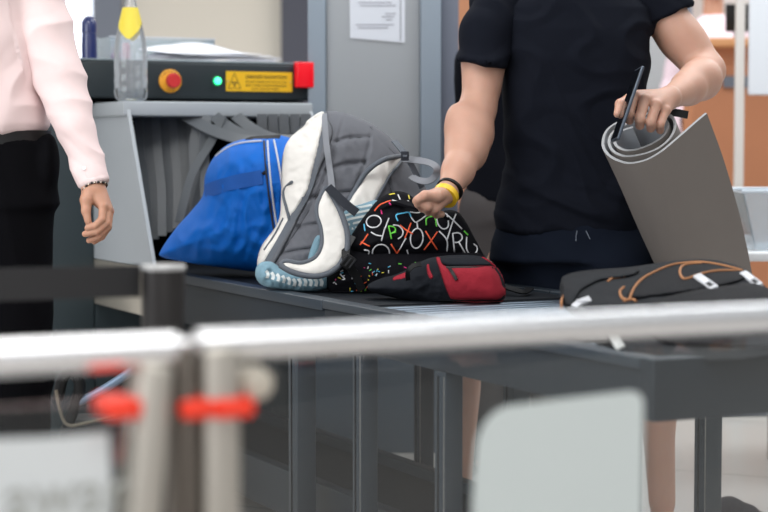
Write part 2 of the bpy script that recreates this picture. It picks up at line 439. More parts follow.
# ================================================================== SETTING
floor = MB(); floor.add([(-9, -2, 0), (9, -2, 0), (9, 15, 0), (-9, 15, 0)], [(0, 1, 2, 3)], None)
mf = bpy.data.materials.new('floor_tiles'); mf.use_nodes = True; nt = mf.node_tree; bs = nt.nodes['Principled BSDF']
tc = nt.nodes.new('ShaderNodeTexCoord'); mp = nt.nodes.new('ShaderNodeMapping'); mp.inputs['Rotation'].default_value = (0, 0, YAW)
br = nt.nodes.new('ShaderNodeTexBrick'); br.offset = 0; br.inputs['Scale'].default_value = 1; br.inputs['Brick Width'].default_value = 1.2; br.inputs['Row Height'].default_value = 1.2
br.inputs['Mortar Size'].default_value = .008
br.inputs['Color1'].default_value = (*s2l((204, 196, 188)), 1); br.inputs['Color2'].default_value = (*s2l((186, 186, 186)), 1); br.inputs['Mortar'].default_value = (*s2l((150, 150, 148)), 1)
nt.links.new(tc.outputs['Object'], mp.inputs[0]); nt.links.new(mp.outputs[0], br.inputs[0]); nt.links.new(br.outputs[0], bs.inputs['Base Color']); bs.inputs['Roughness'].default_value = .3
floor.mats = [mf]
build('floor', floor, smooth=False, kind='structure', origin=(0, 0, 0))
WB = 12.0
def wallbox(name, px0, px1, py0, py1, D, th, m, kind='structure', z0=None, z1=None, **kw):
    a = P(px0, py1, D); b = P(px1, py0, D); za = z0 if z0 is not None else a.z; zb = z1 if z1 is not None else b.z
    q = MB(); q.box(((a.x+b.x)/2, a.y+th/2, (za+zb)/2), abs(b.x-a.x), th, zb-za, m)
    return build(name, q, smooth=False, kind=kind, **kw)
M_cream = mat('cream_wall', (214, 208, 196), .8)
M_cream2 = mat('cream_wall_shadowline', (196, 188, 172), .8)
q = MB(); q.box((0, WB+.1, 1.9), 17.9, .2, 3.8, M_cream); build('wall_back', q, smooth=False, kind='structure')
M_win = mat('window_daylight', (240, 246, 255), .3, emit=(232, 240, 255), estr=1.3)
M_pillar = mat('blue_grey_pillar', (110, 116, 128), .6)
M_dpill = mat('dark_pillar', (70, 72, 84), .6)
w = wallbox('window_1', 40, 93, -60, 120, WB-.06, .05, M_win)
wallbox('trim_1', 93, 121, 0, 0, WB-.2, .15, M_pillar, z0=0, z1=3.5)
wallbox('trim_2', 281, 312, 0, 0, WB-.2, .15, M_dpill, z0=0, z1=3.5)
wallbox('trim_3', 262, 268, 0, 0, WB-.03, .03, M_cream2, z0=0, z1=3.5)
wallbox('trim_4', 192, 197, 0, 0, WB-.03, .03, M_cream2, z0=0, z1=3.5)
M_wallr = mat('pale_wall_panel', (222, 214, 210), .7)
wallbox('wall_right', 690, 900, 0, 0, WB-.4, .3, M_wallr, z0=0, z1=3.4)
wallbox('trim_5', 440, 690, 0, 0, WB-.5, .3, mat('brown_wood_panel', (176, 122, 88), .6, var=.1), z0=0, z1=3.4)

# wooden counter with a worker behind
M_wood = mat('orange_wood', (196, 130, 92), .5, var=.12, vscale=3, aniso=None)
M_wood2 = mat('orange_wood_edge', (224, 160, 108), .45)
c_ = thing('service_counter', P(745, 150, 9.0).xy.to_3d(), 'orange-brown wooden service counter at right behind the white panel', 'counter')
pl = P(692, 40, 9.0); pr = P(800, 40, 9.0); zt = pl.z
q = MB(); q.box(((pl.x+pr.x)/2, 9.15, zt/2-.02), pr.x-pl.x, .3, zt-.04, M_wood); build('front_panel', q, c_, smooth=False)
q = MB(); q.box(((pl.x+pr.x)/2, 9.1, zt-.02), pr.x-pl.x+.04, .5, .04, M_wood2, bev=.005); build('countertop', q, c_)
zb = P(700, 82, 8.98).z
q = MB(); q.box(((pl.x+pr.x)/2+.08, 8.985, zb), (pr.x-pl.x)*.75, .03, .055, M_pillar); build('trim_band', q, c_, smooth=False)

def simple_person(name, label, px, D, zhip, ztop, shirt, trou, skin, hair, sleeves=True, hw=.2, face=1, fwd=False):
    """standing background person with continuous body, shirt, trousers, hair"""
    c = P(px, 150, D); x, y = c.x, c.y
    t = thing(name, (x, y, 0), label, 'person')
    b = SDF(.012)
    b.sec([(.06, x, y, .0, .0), (.08, x, y, .01, .01)])
    b.p = []
    hz = ztop-.12
    b.ell((x, y, hz), (.078, .098, .118)); b.cone((x, y+.01, hz-.1), (x, y+.01, hz-.22), .055, .06)
    b.ell((x, y-face*.1, hz-.02), (.014, .02, .022), .01)
    for s in (-1, 1):
        b.ell((x+s*.08, y, hz-.01), (.01, .018, .03), .006)
        sh = Vector((x+s*hw, y, hz-.29)); el = Vector((x+s*(hw+.06), y+.02, hz-.6)); wr = Vector((x+s*(hw+.05), y-.06*face, hz-.85))
        if fwd: el = Vector((x+s*hw, y-.12*face, hz-.58)); wr = Vector((x+s*(hw-.08), y-.34*face, hz-.56))
        b.chain([(sh, .05), (el, .042), (wr, .027)]); b.cone(wr, wr+Vector((0, -.01, -.08)), .03, .03)
        for k in range(4): b.cone(wr+Vector((0, -.03+k*.02, -.09)), wr+Vector((0, -.035+k*.02, -.17)), .009, .007, .004)
        b.cone(wr+Vector((0, -.035*face, -.03)), wr+Vector((0, -.06*face, -.1)), .011, .009, .006)
        b.chain([((x+s*.1, y, zhip), .09), ((x+s*.11, y, zhip*.55), .06), ((x+s*.11, y+.01, .09), .042)])
        b.cone((x+s*.11, y+.01, .04), (x+s*.12, y-face*.16, .035), .04, .03)
    b.sec([(zhip-.1, x, y, .15, .1), (zhip+.15, x, y, .13, .09), (hz-.28, x, y, hw*.95, .1)])
    m = MB(); b.mesh(m, skin); build('body', m, t, auto=0)
    s_ = SDF(.01)
    s_.sec([(zhip-.06, x, y, .19, .13), (zhip+.12, x, y, .175, .12), (hz-.32, x, y, hw+.01, .13), (hz-.25, x, y, hw*.7, .1), (hz-.19, x, y, .07, .07)], 2.4, .03)
    for s in (-1, 1):
        sh = Vector((x+s*hw, y, hz-.29)); el = Vector((x+s*(hw+.06), y+.02, hz-.6)); wr = Vector((x+s*(hw+.05), y-.06*face, hz-.85))
        if fwd: el = Vector((x+s*hw, y-.12*face, hz-.58))
        if sleeves: s_.chain([(sh, .07), (el, .056), (wr, .04)], .03)
        else: s_.cone(sh, sh.lerp(el, .5), .075, .07, .03); 
    m = MB(); s_.mesh(m, shirt, lambda v, n: .004*noise.noise(v*12)); build('shirt', m, t, auto=0)
    tr = SDF(.012); tr.sec([(zhip-.12, x, y, .18, .13), (zhip+.06, x, y, .165, .115)], 2.3, .04)
    for s in (-1, 1): tr.chain([((x+s*.1, y, zhip-.08), .11), ((x+s*.115, y, zhip*.5), .085), ((x+s*.115, y+.01, .1), .07)], .03)
    m = MB(); tr.mesh(m, trou, lambda v, n: .006*noise.noise(v*9)); build('trousers', m, t, auto=0)
    hr = SDF(.01); hr.ell((x, y+face*.02, hz+.03), (.086, .1, .105)); hr.cut((x, y-face*.045, hz+.02), Vector((0, -face, -.6)))
    m = MB(); hr.mesh(m, hair); build('hair', m, t, auto=0)
    for s in (-1, 1):
        sh = SDF(.01); sh.cone((x+s*.115, y+.03, .045), (x+s*.125, y-face*.17, .04), .045, .036); sh.cut((x, y, .003), (0, 0, -1)); m = MB(); sh.mesh(m, M_black); build('shoe', m, t, auto=0)
    return t
M_hair = mat('dark_hair', (40, 30, 26), .6)
M_bsh = mat('dark_shirt', (14, 16, 24), .95, spec=.15)
M_psh = mat('pink_white_shirt', (226, 206, 216), .85)
simple_person('person', 'person in black t-shirt and grey trousers standing behind the man packing', 520, 6.15, .98, 1.80, M_bsh, M_gtrou, M_skin2, M_hair, sleeves=False, hw=.15, face=-1, fwd=True)
wk = simple_person('person', 'person in pale pink shirt beyond the wooden counter at far right', 712, 10.2, .98, 1.80, M_psh, M_trou, M_skin2, M_hair, hw=.17)

wk.location.z = .36
q = MB(); wp_ = P(740, 100, 10.2); q.box((wp_.x, wp_.y+.1, .17), 1.4, .9, .34, M_wood); build('staff_platform', q, smooth=False, label='low wooden staff platform behind the service counter', cat='platform')
mo = P(738, 40, 9.15); t = thing('monitor', (mo.x, mo.y, zt), 'dark blurred monitor standing on the wooden counter', 'monitor')
q = MB(); q.box((mo.x, mo.y, zt+.12), .13, .02, .14, M_black, bev=.004); build('screen_housing', q, t)
q = MB(); q.box((mo.x, mo.y+.02, zt+.031), .03, .03, .06, M_black); q.box((mo.x, mo.y+.02, zt+.004), .1, .07, .006, M_black); build('stand', q, t)
# white standing panel at right
t = thing('display_panel', P(765, 60, 7.6).xy.to_3d(), 'white panel on a thin pale post at the right edge', 'display stand')
M_panel = mat('white_panel', (228, 232, 238), .5)
q = MB(); a = P(748, 95, 7.6); q.box((a.x+.35, a.y, a.z+.45), .7, .03, .9, M_panel, bev=.008); build('panel', q, t)
q = MB(); b = P(741, 95, 7.6); q.box((b.x, b.y+.035, 1.0), .038, .03, 2.0, mat('pale_post', (214, 208, 202), .5), bev=.004); build('post', q, t)
q = MB(); q.box((b.x, b.y+.02, .02), .4, .4, .04, M_pillar, bev=.01); build('base', q, t)

# tall grey cabinet beside the scanner
M_gp = mat('grey_panel', (156, 160, 164), .5, var=.02, vscale=3); M_gp2 = mat('blue_grey_frame', (136, 148, 160), .45); M_gp3 = mat('dark_grey_edge', (104, 110, 124), .5)
DA = 6.55
a0 = P(309, 100, DA); a1 = P(457, 100, DA)
det = thing('metal_cabinet', ((a0.x+a1.x)/2, a0.y, 0), 'tall grey metal cabinet with a paper notice behind the bags', 'cabinet')
for (nm, s0, s1, dy, m) in [('frame_post', 308, 326, -.02, M_gp2), ('door_panel', 326, 420, 0, M_gp), ('frame_post', 420, 441, -.02, M_gp2), ('edge_trim', 441, 459, .02, M_gp3)]:
    q = MB(); x0 = P(s0, 100, DA).x; x1 = P(s1, 100, DA).x; q.box(((x0+x1)/2, a0.y+dy+.15, 1.42), x1-x0-.001, .3, 1.50, m, bev=.004); build(nm, q, det)
q = MB(); q.box(((a0.x+a1.x)/2, a0.y+.15, 2.18), a1.x-a0.x+.02, .34, .03, M_gp2, bev=.005); build('top_panel', q, det)
q = MB(); q.box(((a0.x+a1.x)/2, a0.y+.13, .334), a1.x-a0.x, .34, .668, mat('cabinet_base_shade', (84, 96, 108), .55, spec=.3), bev=.004); build('shaded_base_panel', q, det)  # shade on the lower cabinet is put into this darker colour
wallbox('trim_6', 640, 674, 0, 0, 11.0, .3, M_gp, z0=0, z1=3.2); wallbox('trim_7', 674, 692, 0, 0, 11.0, .34, M_gp3, z0=0, z1=3.2)
# notice
M_paper = mat('paper_white', (214, 218, 226), .7); M_grey_ink = mat('grey_ink', (150, 152, 162), .7)
q = MB(); y = a0.y-.004
c = [P(349, -60, DA-.01), P(405, -60, DA-.01), P(405, 43, DA-.01), P(350, 38, DA-.01)]
q.prism([Vector((p.x, y, p.z)) for p in c], Vector((0, .002, 0)), M_paper)
for i, (py, xa, xb) in enumerate([(3, 358, 392), (6, 360, 396), (14, 385, 396), (17, 382, 394), (20, 386, 392), (25, 356, 394), (28, 358, 388), (-4, 356, 396), (-8, 356, 392), (-14, 356, 396), (-20, 360, 390)]):
    p0, p1 = P(xa, py, DA-.01), P(xb, py, DA-.01)
    q.box(((p0.x+p1.x)/2, y-.0007, p0.z), p1.x-p0.x, .001, .0035, M_grey_ink)
tp0 = P(400.5, -60, DA); tp1 = P(401.5, 41, DA)
q.box((tp0.x, y-.0008, (tp0.z+tp1.z)/2), .003, .001, tp0.z-tp1.z, mat('grey_margin', (120, 124, 130), .5))
build('paper_notice', q, smooth=False, label='white paper notice in a sleeve taped on the grey panel', cat='notice')

# side table with clear tray
TT = P(760, 252, 5.9)
t = thing('side_table', (TT.x+.35, TT.y+.25, 0), 'white-topped table at the far right edge beyond the mat', 'table')
q = MB(); q.box((TT.x+.38, TT.y+.28, TT.z-.015), .9, .6, .03, M_white, bev=.006); build('table_top', q, t)
for i in (-.55, 1):
    for j in (-1, 1):
        q = MB(); q.tube([(TT.x+.38+i*.4, TT.y+.28+j*.25, TT.z-.03), (TT.x+.38+i*.4, TT.y+.28+j*.25, 0)], .016, M_steel); build('leg', q, t)
tr = MB(); M_tray = glassmat('clear_plastic', (.9, .95, .97), haze=.22, hazecol=(.75, .82, .88))
tcx, tcy = TT.x+.22, TT.y+.25; hz = P(740, 192, 5.95).z-TT.z
def tray_ring(w, d, z): return [Vector((tcx+i*w/2, tcy+j*d/2, TT.z+.002+z)) for i, j in ((-1, -1), (1, -1), (1, 1), (-1, 1))]
r = [tray_ring(.44, .34, 0), tray_ring(.54, .42, hz), tray_ring(.53, .41, hz), tray_ring(.43, .33, .006)]
vs = [p for x in r for p in x]; fs = [(0, 3, 2, 1), (12, 13, 14, 15)]
for i in range(3):
    for k in range(4): fs.append((i*4+k, i*4+(k+1) % 4, (i+1)*4+(k+1) % 4, (i+1)*4+k))
tr.add(vs, fs, M_tray)
trt = thing('plastic_tray', (tcx, tcy, TT.z), 'clear plastic screening tray on the white table at the right', 'tray')
build('bin', tr, trt, smooth=False)
q = MB(); rim = [p for p in tray_ring(.545, .425, hz)]
q.tube(rim, .006, mat('tray_rim', (215, 225, 235), .3), seg=8, closed=True); build('rim', q, trt)

# ================================================================== X-RAY SCANNER
A0 = a_at(157, 264)                       # lower front of the hood's side
AT = ab(onb(130, 108, 0))[0]
AB = ab(onb(98, 100, 0))[0]
ZL = onb(130, 116, 0).z; ZH = onb(130, 101, 0).z      # lip lower and upper height
BR = ab(ona(312, 108, AT))[1]             # right outer side of the hood
ROOT = K(AB+.6, BR/2, 0)
sc = thing('xray_scanner', ROOT, 'large grey baggage x-ray scanner with dark console above its tunnel', 'x-ray scanner')
bL = -.18
# body behind the hood
zc0 = ona(98, 99, AB).z; zc1 = ona(98, 61, AB).z
q = MB(); q.kbox(AB+.02, AB+1.7, bL, 0-.01, 0, zc0, M_body, bev=.01); build('side_housing', q, sc)
q = MB(); q.kbox(AB+.02, AB+1.7, BR, BR+.14, 0, zc0, M_body, bev=.01); build('side_housing', q, sc)
q = MB(); q.kbox(AB+.02, AB+1.7, -.01, BR, 0, HC-.06, M_body); build('base_housing', q, sc)
q = MB(); q.kbox(AB+.02, AB+1.7, -.01, BR, ZL+.0, zc0, M_int); build('roof_panel', q, sc)
# console
bc1 = ab(ona(312, 80, AB-.05))[1]; bc0 = ab(ona(60, 80, AB-.05))[1]
acf = AB-.06
q = MB(); q.kbox(acf, AB+1.7, bc0, bc1, zc0+.002, zc1, M_console, bev=.008); con = build('console', q, sc)
q = MB(); q.kbox(acf+.0, AB+1.2, bc0, bc1, zc1, zc1+.006, mat('console_top', (120, 132, 138), .4), bev=.002); build('console_top', q, sc)
# hood: tapering side panels, top lip
th = .02
def side(b0, b1):
    q = MB()
    pts = [K(A0, b0, HC+.004), K(AT, b0, ZH-.02), K(AT+.03, b0, ZH), K(AB+.03, b0, ZH), K(AB+.03, b0, HC+.004)]
    q.prism(pts, V*(b1-b0), M_hood); return build('hood_side', q, sc, smooth=False)
side(-.012, 0); side(BR-.012, BR)
q = MB(); q.kbox(AT-.004, AB+.02, -.024, BR+.002, ZL, ZH, M_hood, bev=.006); build('hood_top', q, sc)
# inner frame shadows: back wall of hood beside tunnel mouth
q = MB(); q.kbox(AB+.9, AB+.92, 0, BR, HC-.06, ZL, M_int); build('tunnel_end', q, sc, smooth=False)
q = MB(); q.kbox(AB+.02, AB+.9, -.008, -.002, HC-.06, ZL, M_int); q.kbox(AB+.02, AB+.9, BR-.006, BR-.001, HC-.06, ZL, M_int); build('tunnel_lining', q, sc, smooth=False)
# emergency stop, lamp, sign, red lamp on the console front
def onc(px, py, d=0): return ona(px, py, acf-d)
nU = U*-1
cE = onc(170, 81, .001); rE = .0405
em = MB(); em.lathe(cE, [(rE, 0), (rE, .006), (rE-.004, .009)], mat('stop_yellow', (232, 160, 30), .45), 36, nU); stop = build('stop_plate', em, sc)
q = MB(); q.lathe(cE+nU*.008, [(.014, 0), (.014, .016), (.024, .018), (.0265, .024), (.026, .034), (.022, .039)], M_red, 32, nU); build('stop_button', q, stop)
# lettering round the plate
q = MB()
for i, ch in enumerate('EMERGENCY'):
    an = PI*.5 + (4-i)*.27; r = .031; c = cE+nU*.0098+V*(math.cos(an)*r)+Z*(math.sin(an)*r)
    tx = V*math.sin(an)-Z*math.cos(an); ty = V*math.cos(an)+Z*math.sin(an); q.text(ch, c-tx*.003, tx, ty, .006, M_ink, 'LEFT')
build('stop_lettering', q, stop, smooth=False); q = MB()
for i, ch in enumerate('STOP'):
    an = -PI*.5 + (i-1.5)*.27; r = .036; c = cE+nU*.0098+V*(math.cos(an)*r)+Z*(math.sin(an)*r)
    tx = -V*math.sin(an)+Z*math.cos(an); ty = -V*math.cos(an)-Z*math.sin(an); q.text(ch, c-tx*.003, tx, ty, .006, M_ink, 'LEFT')
build('stop_lettering', q, stop, smooth=False)
cG = onc(217, 81, .001)
q = MB(); q.lathe(cG, [(.0165, 0), (.0165, .006), (.014, .007)], mat('green_bezel', (10, 120, 80), .4, emit=(0, 200, 110), estr=.5), 28, nU); lp = build('indicator_lamp', q, sc)
q = MB(); q.lathe(cG+nU*.006, [(.013, 0), (.012, .006), (.006, .010)], mat('green_lens', (120, 255, 200), .3, emit=(40, 255, 150), estr=3.2), 28, nU); build('lens', q, lp)
s0 = onc(226, 91, .002); s1 = onc(292, 72.5, .002)
q = MB(); cs = (s0+s1)/2; W_ = (s1-s0).dot(V); H_ = s1.z-s0.z
q.box(cs, W_, .003, H_, M_yel, ex=V, ey=U); sg = build('warning_sign', q, sc, smooth=False)
q = MB(); cst = cs+nU*.0018
def sp(u, v): return cst+V*(u*W_)+Z*(v*H_)
# triangle outline
tri = [(-.47, -.36), (-.28, -.36), (-.375, .40)]
for i in range(3):
    a, b = sp(*tri[i]), sp(*tri[(i+1) % 3]); q.ribbon([a, b], .0022, .0004, M_ink, nrm=nU)
tc_ = sp(-.375, -.12)
q.disc(tc_, .0022, nU, M_ink, .0004, 12)
for k in range(3):
    an = PI/2+PI+k*2*PI/3; pts = [tc_+(V*math.cos(x)+Z*math.sin(x))*r for r, xs in ((.0035, (an-.5, an+.5)), (.0105, (an+.5, an+.17, an-.17, an-.5))) for x in xs]
    q.prism(pts, nU*.0004, M_ink)
q.text('DANGER RADIATION', sp(-.21, .16), V, Z, .0115, M_ink, width=W_*.62)
q.text('DO NOT INSERT ANY PART OF THE', sp(-.21, -.06), V, Z, .0062, M_ink, width=W_*.62)
q.text('BODY WHEN SYSTEM IS ENERGIZED', sp(-.21, -.24), V, Z, .0062, M_ink, width=W_*.62)
q.text('X-RAY HAZARD INSIDE', sp(-.12, -.41), V, Z, .006, M_ink, width=W_*.42)
build('sign_lettering', q, sg, smooth=False)
for u in (-.475, .475): q = MB(); q.disc(sp(u, 0), .003, nU, M_steel, .002, 14); build('screw', q, sg)
r0 = onc(294, 88, 0); r1 = onc(312, 62, 0)
q = MB(); q.box(((r0+r1)/2), (r1-r0).dot(V)*.95, .05, (r1.z-r0.z)-.003, mat('red_lamp', (225, 22, 38), .25, emit=(255, 10, 30), estr=.2), ex=V, ey=U, bev=.005); build('warning_lamp', q, sc)
# curtain strips
def strip(pxs, D0, w=.034, m=M_strip, nrm=None, D1=None):
    pts = []; n = len(pxs)
    for i, (x, y) in enumerate(pxs):
        Dd = D0+(((D1 if D1 is not None else D0)-D0)*i/(n-1)); pts.append(P(x, y, Dd))
    q = MB(); q.ribbon(smooth_path(pts, 6), w, .003, m, nrm=nrm); return build('curtain_strip', q, sc, auto=30)
DT = (K(AT+.05, 0, ZL)-O).dot(FW)
for i in range(8):
    x = 139+i*8.2; D_ = DT+.16+(i % 2)*.012
    strip([(x, 115), (x+1+i*.6, 150), (x+6, 190), (x+8-i*.7, 234+((i*7) % 9)-i*1.6)], D_, .030, nrm=Vector((.15*(i % 3-1), -1, 0)), D1=D_-.14)
strip([(222, 116), (212, 140), (192, 175), (179, 222)], DT+.05, .032, nrm=Vector((-.5, -1, .1)), D1=DT-.08)
strip([(207, 116), (204, 145), (205, 180), (206, 214)], DT+.07, .034, nrm=Vector((.3, -1, 0)), D1=DT-.06)
strip([(199, 116), (194, 150), (196, 190), (197, 228)], DT+.09, .034, nrm=Vector((-.2, -1, 0)), D1=DT-.04)
strip([(186, 116), (212, 130), (240, 139), (268, 141)], DT+.08, .045, nrm=Vector((-.25, -.8, 1)), D1=DT-.12)
strip([(214, 116), (232, 129), (256, 139), (284, 144)], DT+.08, .040, nrm=Vector((-.25, -.9, .9)), D1=DT-.14)
strip([(236, 116), (250, 127), (270, 137), (292, 139)], DT+.08, .040, nrm=Vector((-.25, -.8, 1)), D1=DT-.10)
for i in range(5): strip([(262+i*11, 114), (262+i*11, 124), (263+i*11, 134)], DT+.10+(i % 2)*.01, .034, nrm=Vector((0, -1, 0)))

# ================================================================== CONVEYOR
AE = A0+.75                                  # runs on under the hood
AS = a_at(322, 300)                          # seam between modules
ABELT = AS-.12
BW = .72
cv = thing('roller_conveyor', K(AS/2, BW/2, 0), 'slate grey metal roller conveyor table carrying the bags', 'conveyor')
zr = HC                                      # rail top
q = MB(); q.kbox(0, AS-.002, -.0, .05, zr-.022, zr, M_dark2, bev=.003); q.kbox(0, AS-.002, .006, .046, zr-.113, zr-.022, M_dark, bev=.003); build('side_rail', q, cv)
q = MB(); q.kbox(0, AS-.002, BW-.05, BW, zr-.022, zr, M_dark2, bev=.003); q.kbox(0, AS-.002, BW-.046, BW-.006, zr-.113, zr-.022, M_dark, bev=.003); build('side_rail', q, cv)
q = MB(); q.kbox(-.045, -.001, -.0, BW, zr-.113, zr, M_dark, bev=.004); q.kbox(-.0455, -.0, .0, BW, zr-.002, zr+.001, M_dark2); build('end_rail', q, cv)
q = MB(); nr = int((ABELT-.03)/.052)
for i in range(nr):
    q = MB(); a = .03+i*.052; q.tube([K(a, .052, zr-.024), K(a, BW-.052, zr-.024)], .020, M_roll, seg=20); build('roller', q, cv)
def leg(a, b, grooves=True, z=None, w=.055):
    q = MB(); q.kbox(a-.024, a+.024, b, b+w*.85, .0, (z or zr-.113), M_dark2, bev=.003)
    q.kbox(a-.022, a-.02, b-.001, b+.002, .02, (z or zr-.113)-.01, M_steel); q.kbox(a+.003, a+.008, b-.002, b+.002, .02, (z or zr-.113)-.01, M_int)
    q.lathe(K(a, b+.027, 0), [(.03, 0), (.03, .012), (.012, .02), (.012, .03)], M_black, 16)
    return build('leg', q, cv)
LEGS = [ a_at(438, 380, 0), a_at(355, 360, 0)]
leg(.05, .002, w=.03)
for a in LEGS: leg(a, .004)
for a in [a_at(704, 400, BW-.05), -.018+.0, a_at(420, 380, BW-.05)]: leg(a, BW-.06)
for a in (-.018,): 
    pass
bcv = thing('belt_conveyor', K((AS+AE)/2, BW/2, 0), 'dark belt conveyor section running into the scanner tunnel', 'conveyor')
q = MB(); q.kbox(AS+.002, A0-.02, .0, .05, zr-.028, zr, M_dark2, bev=.003); q.kbox(AS+.002, A0-.02, .008, .046, zr-.15, zr-.028, M_dark, bev=.002); build('side_rail', q, bcv)
q = MB(); q.kbox(AS+.002, A0-.02, BW-.05, BW, zr-.15, zr, M_dark, bev=.003); build('side_rail', q, bcv)
q = MB(); q.kbox(A0-.018, AE-.0, -.012, .03, zr-.155, zr, mat('satin_steel_panel', (196, 190, 178), .3, .6), bev=.003); build('steel_side_panel', q, bcv, label='stainless side panel below the hood')
q = MB(); q.kbox(ABELT+.0, AB, .052, BW-.052, zr-.03, zr-.006, M_belt2, bev=.004); build('belt', q, bcv)
for (a, b) in ((a_at(291, 340, 0), .004), (a_at(291, 340, 0), BW-.06), (A0-.1, .004), (A0-.1, BW-.06)):
    q = MB(); q.kbox(a-.03, a+.03, b, b+.055, 0, zr-.15, M_dark2, bev=.003); q.kbox(a+.003, a+.008, b-.002, b+.002, .02, zr-.17, M_int); build('leg', q, bcv)
# low return tray under the conveyor
t = thing('lower_shelf', K(AS, .3, .0), 'dark low return track beneath the conveyor, between its legs', 'return track')
q = MB(); q.kbox(.5, AE-.1, .10, .14, .07, .20, M_dark, bev=.003); build('side_rail', q, t)
q = MB(); q.kbox(.5, AE-.1, .46, .50, .07, .20, M_dark, bev=.003); build('side_rail', q, t)
q = MB(); q.kbox(.5, AE-.1, .14, .46, .15, .17, M_belt2); build('shelf_plate', q, t, smooth=False)
q = MB(); q.kbox(.56, .60, .12, .48, .0, .07, M_dark2); build('foot', q, t, smooth=False)
q = MB(); q.kbox(AE-.2, AE-.16, .12, .48, .0, .07, M_dark2); build('foot', q, t, smooth=False)
ZB = zr-.006+.001          # belt surface
ZRL = zr-.004+.001         # roller crests
# ================================================================== OBJECTS ON THE SCANNER
ztop = zc1+.006
# bottle on the hood
zhood = ZH+.0005
M_pet = glassmat('clear_bottle_plastic', (.97, .98, .99), haze=.16, hazecol=(.86, .9, .94), ior=1.4)
pb = ona(131, 99, AT+.05); pb.z = zhood
t = thing('water_bottle', pb, 'clear plastic water bottle with yellow neck label standing on the scanner hood', 'bottle')
sc_ = 1/ (FPX/ (pb-O).dot(FW))
pr = [(12, 0), (15.5, 3), (16.8, 9), (16.2, 14), (16.8, 20), (16.2, 26), (16.8, 33), (16.4, 44), (16, 54), (14, 66), (11.5, 76), (9.5, 84), (7.2, 93), (5.8, 99), (5, 103)]
# smooth profile
q = MB(); q.lathe(pb, [(r*sc_, h*sc_) for r, h in [(p.x, p.y) for p in smooth_path([(a, b, 0) for a, b in pr], 3)]], M_pet, 36); build('bottle_shell', q, t)
q = MB(); q.lathe(pb+Z*.002, [(10*sc_, 0), (14.5*sc_, 3*sc_), (15.6*sc_, 9*sc_), (15.6*sc_, 12*sc_)], glassmat('water', (.93, .96, .98), ior=1.2), 32); build('water', q, t)
q = MB(); n = 30; vs = []; fs = []
rows = 8
for i in range(rows+1):
    for k in range(n+1):
        an = -PI+2*PI*k/n; u = abs(((k/n)*2+.754) % 1-.5)*2
        hb = 60+20*(1-u); ht = 93; h = hb+(ht-hb)*i/rows
        r = np.interp(h, [p[1] for p in pr], [p[0] for p in pr])+.5
        vs.append(pb+Vector((math.cos(an+.8)*r, math.sin(an+.8)*r, h))*sc_ if False else pb+Vector((math.cos(an+.8)*r*sc_, math.sin(an+.8)*r*sc_, h*sc_)))
for i in range(rows):
    for k in range(n): fs.append((i*(n+1)+k, i*(n+1)+k+1, (i+1)*(n+1)+k+1, (i+1)*(n+1)+k))
q.add(vs, fs, mat('yellow_label', (236, 214, 70), .5)); build('label_sleeve', q, t)
q = MB(); q.lathe(pb+Z*(103*sc_), [(5.6*sc_, 0), (5.8*sc_, 1*sc_), (5.6*sc_, 7*sc_), (5*sc_, 8*sc_)], mat('grey_cap', (120, 122, 130), .4), 24); build('cap', q, t)
# dark blue roll-on
pd = ona(89.5, 60, acf+.10); pd.z = ztop+.0005; s = (pd-O).dot(FW)/FPX
t = thing('deodorant_bottle', pd, 'dark blue round-capped bottle standing on the console left of the water bottle', 'bottle')
q = MB(); q.lathe(pd, [(6.5*s, 0), (7.6*s, 1*s), (7.8*s, 12*s), (7.2*s, 24*s), (7*s, 26*s)], mat('navy_plastic', (28, 42, 96), .3, coat=.4), 28); build('bottle_body', q, t)
q = MB(); q.lathe(pd+Z*(26.3*s), [(7.4*s, 0), (7.6*s, 5*s), (7.2*s, 11*s), (5.4*s, 15*s), (2.5*s, 17*s)], MATS['navy_plastic'], 28); build('cap', q, t)
# clear box with pink items
pc = ona(156, 60, acf+.42); pc.z = ztop+.001
t = thing('clear_box', pc, 'clear plastic box of small toiletries on the console behind the bottle', 'box')
s = (pc-O).dot(FW)/FPX
q = MB()
for (b, a, w, d) in ((0, -.08, .40, .003), (0, .08, .40, .003), (-.2, 0, .003, .16), (.2, 0, .003, .16)): q.box(pc+V*b+U*a+Z*(.048), w, d, .096, MATS['clear_plastic'], ex=V, ey=U)
q.box(pc+Z*.002, .40, .16, .004, MATS['clear_plastic'], ex=V, ey=U); build('box_shell', q, t, smooth=False)
q = MB(); q.ribbon([pc+V*x+U*-.082+Z*.097 for x in (-.203, .203)], .006, .004, mat('clear_rim', (206, 212, 220), .3), nrm=Z); q.ribbon([pc+V*x+U*.082+Z*.097 for x in (-.203, .203)], .006, .004, MATS['clear_rim'], nrm=Z); build('rim', q, t)
M_pink = mat('pink_plastic', (206, 70, 110), .4); M_pur = mat('purple_plastic', (150, 50, 130), .4)
p = pc+V*-.16+U*-.03+Z*.005; q = MB(); q.lathe(p, [(.02, 0), (.024, .01), (.022, .03), (.01, .04), (.01, .05)], M_pur, 20); build('small_jar', q, label='small purple round bottle inside the clear box', cat='bottle')
p = pc+V*-.115+U*.0+Z*.005; q = MB(); q.lathe(p, [(.014, 0), (.015, .06), (.011, .075)], M_pink, 20); build('small_tube', q, label='small pink tube standing inside the clear box', cat='tube')
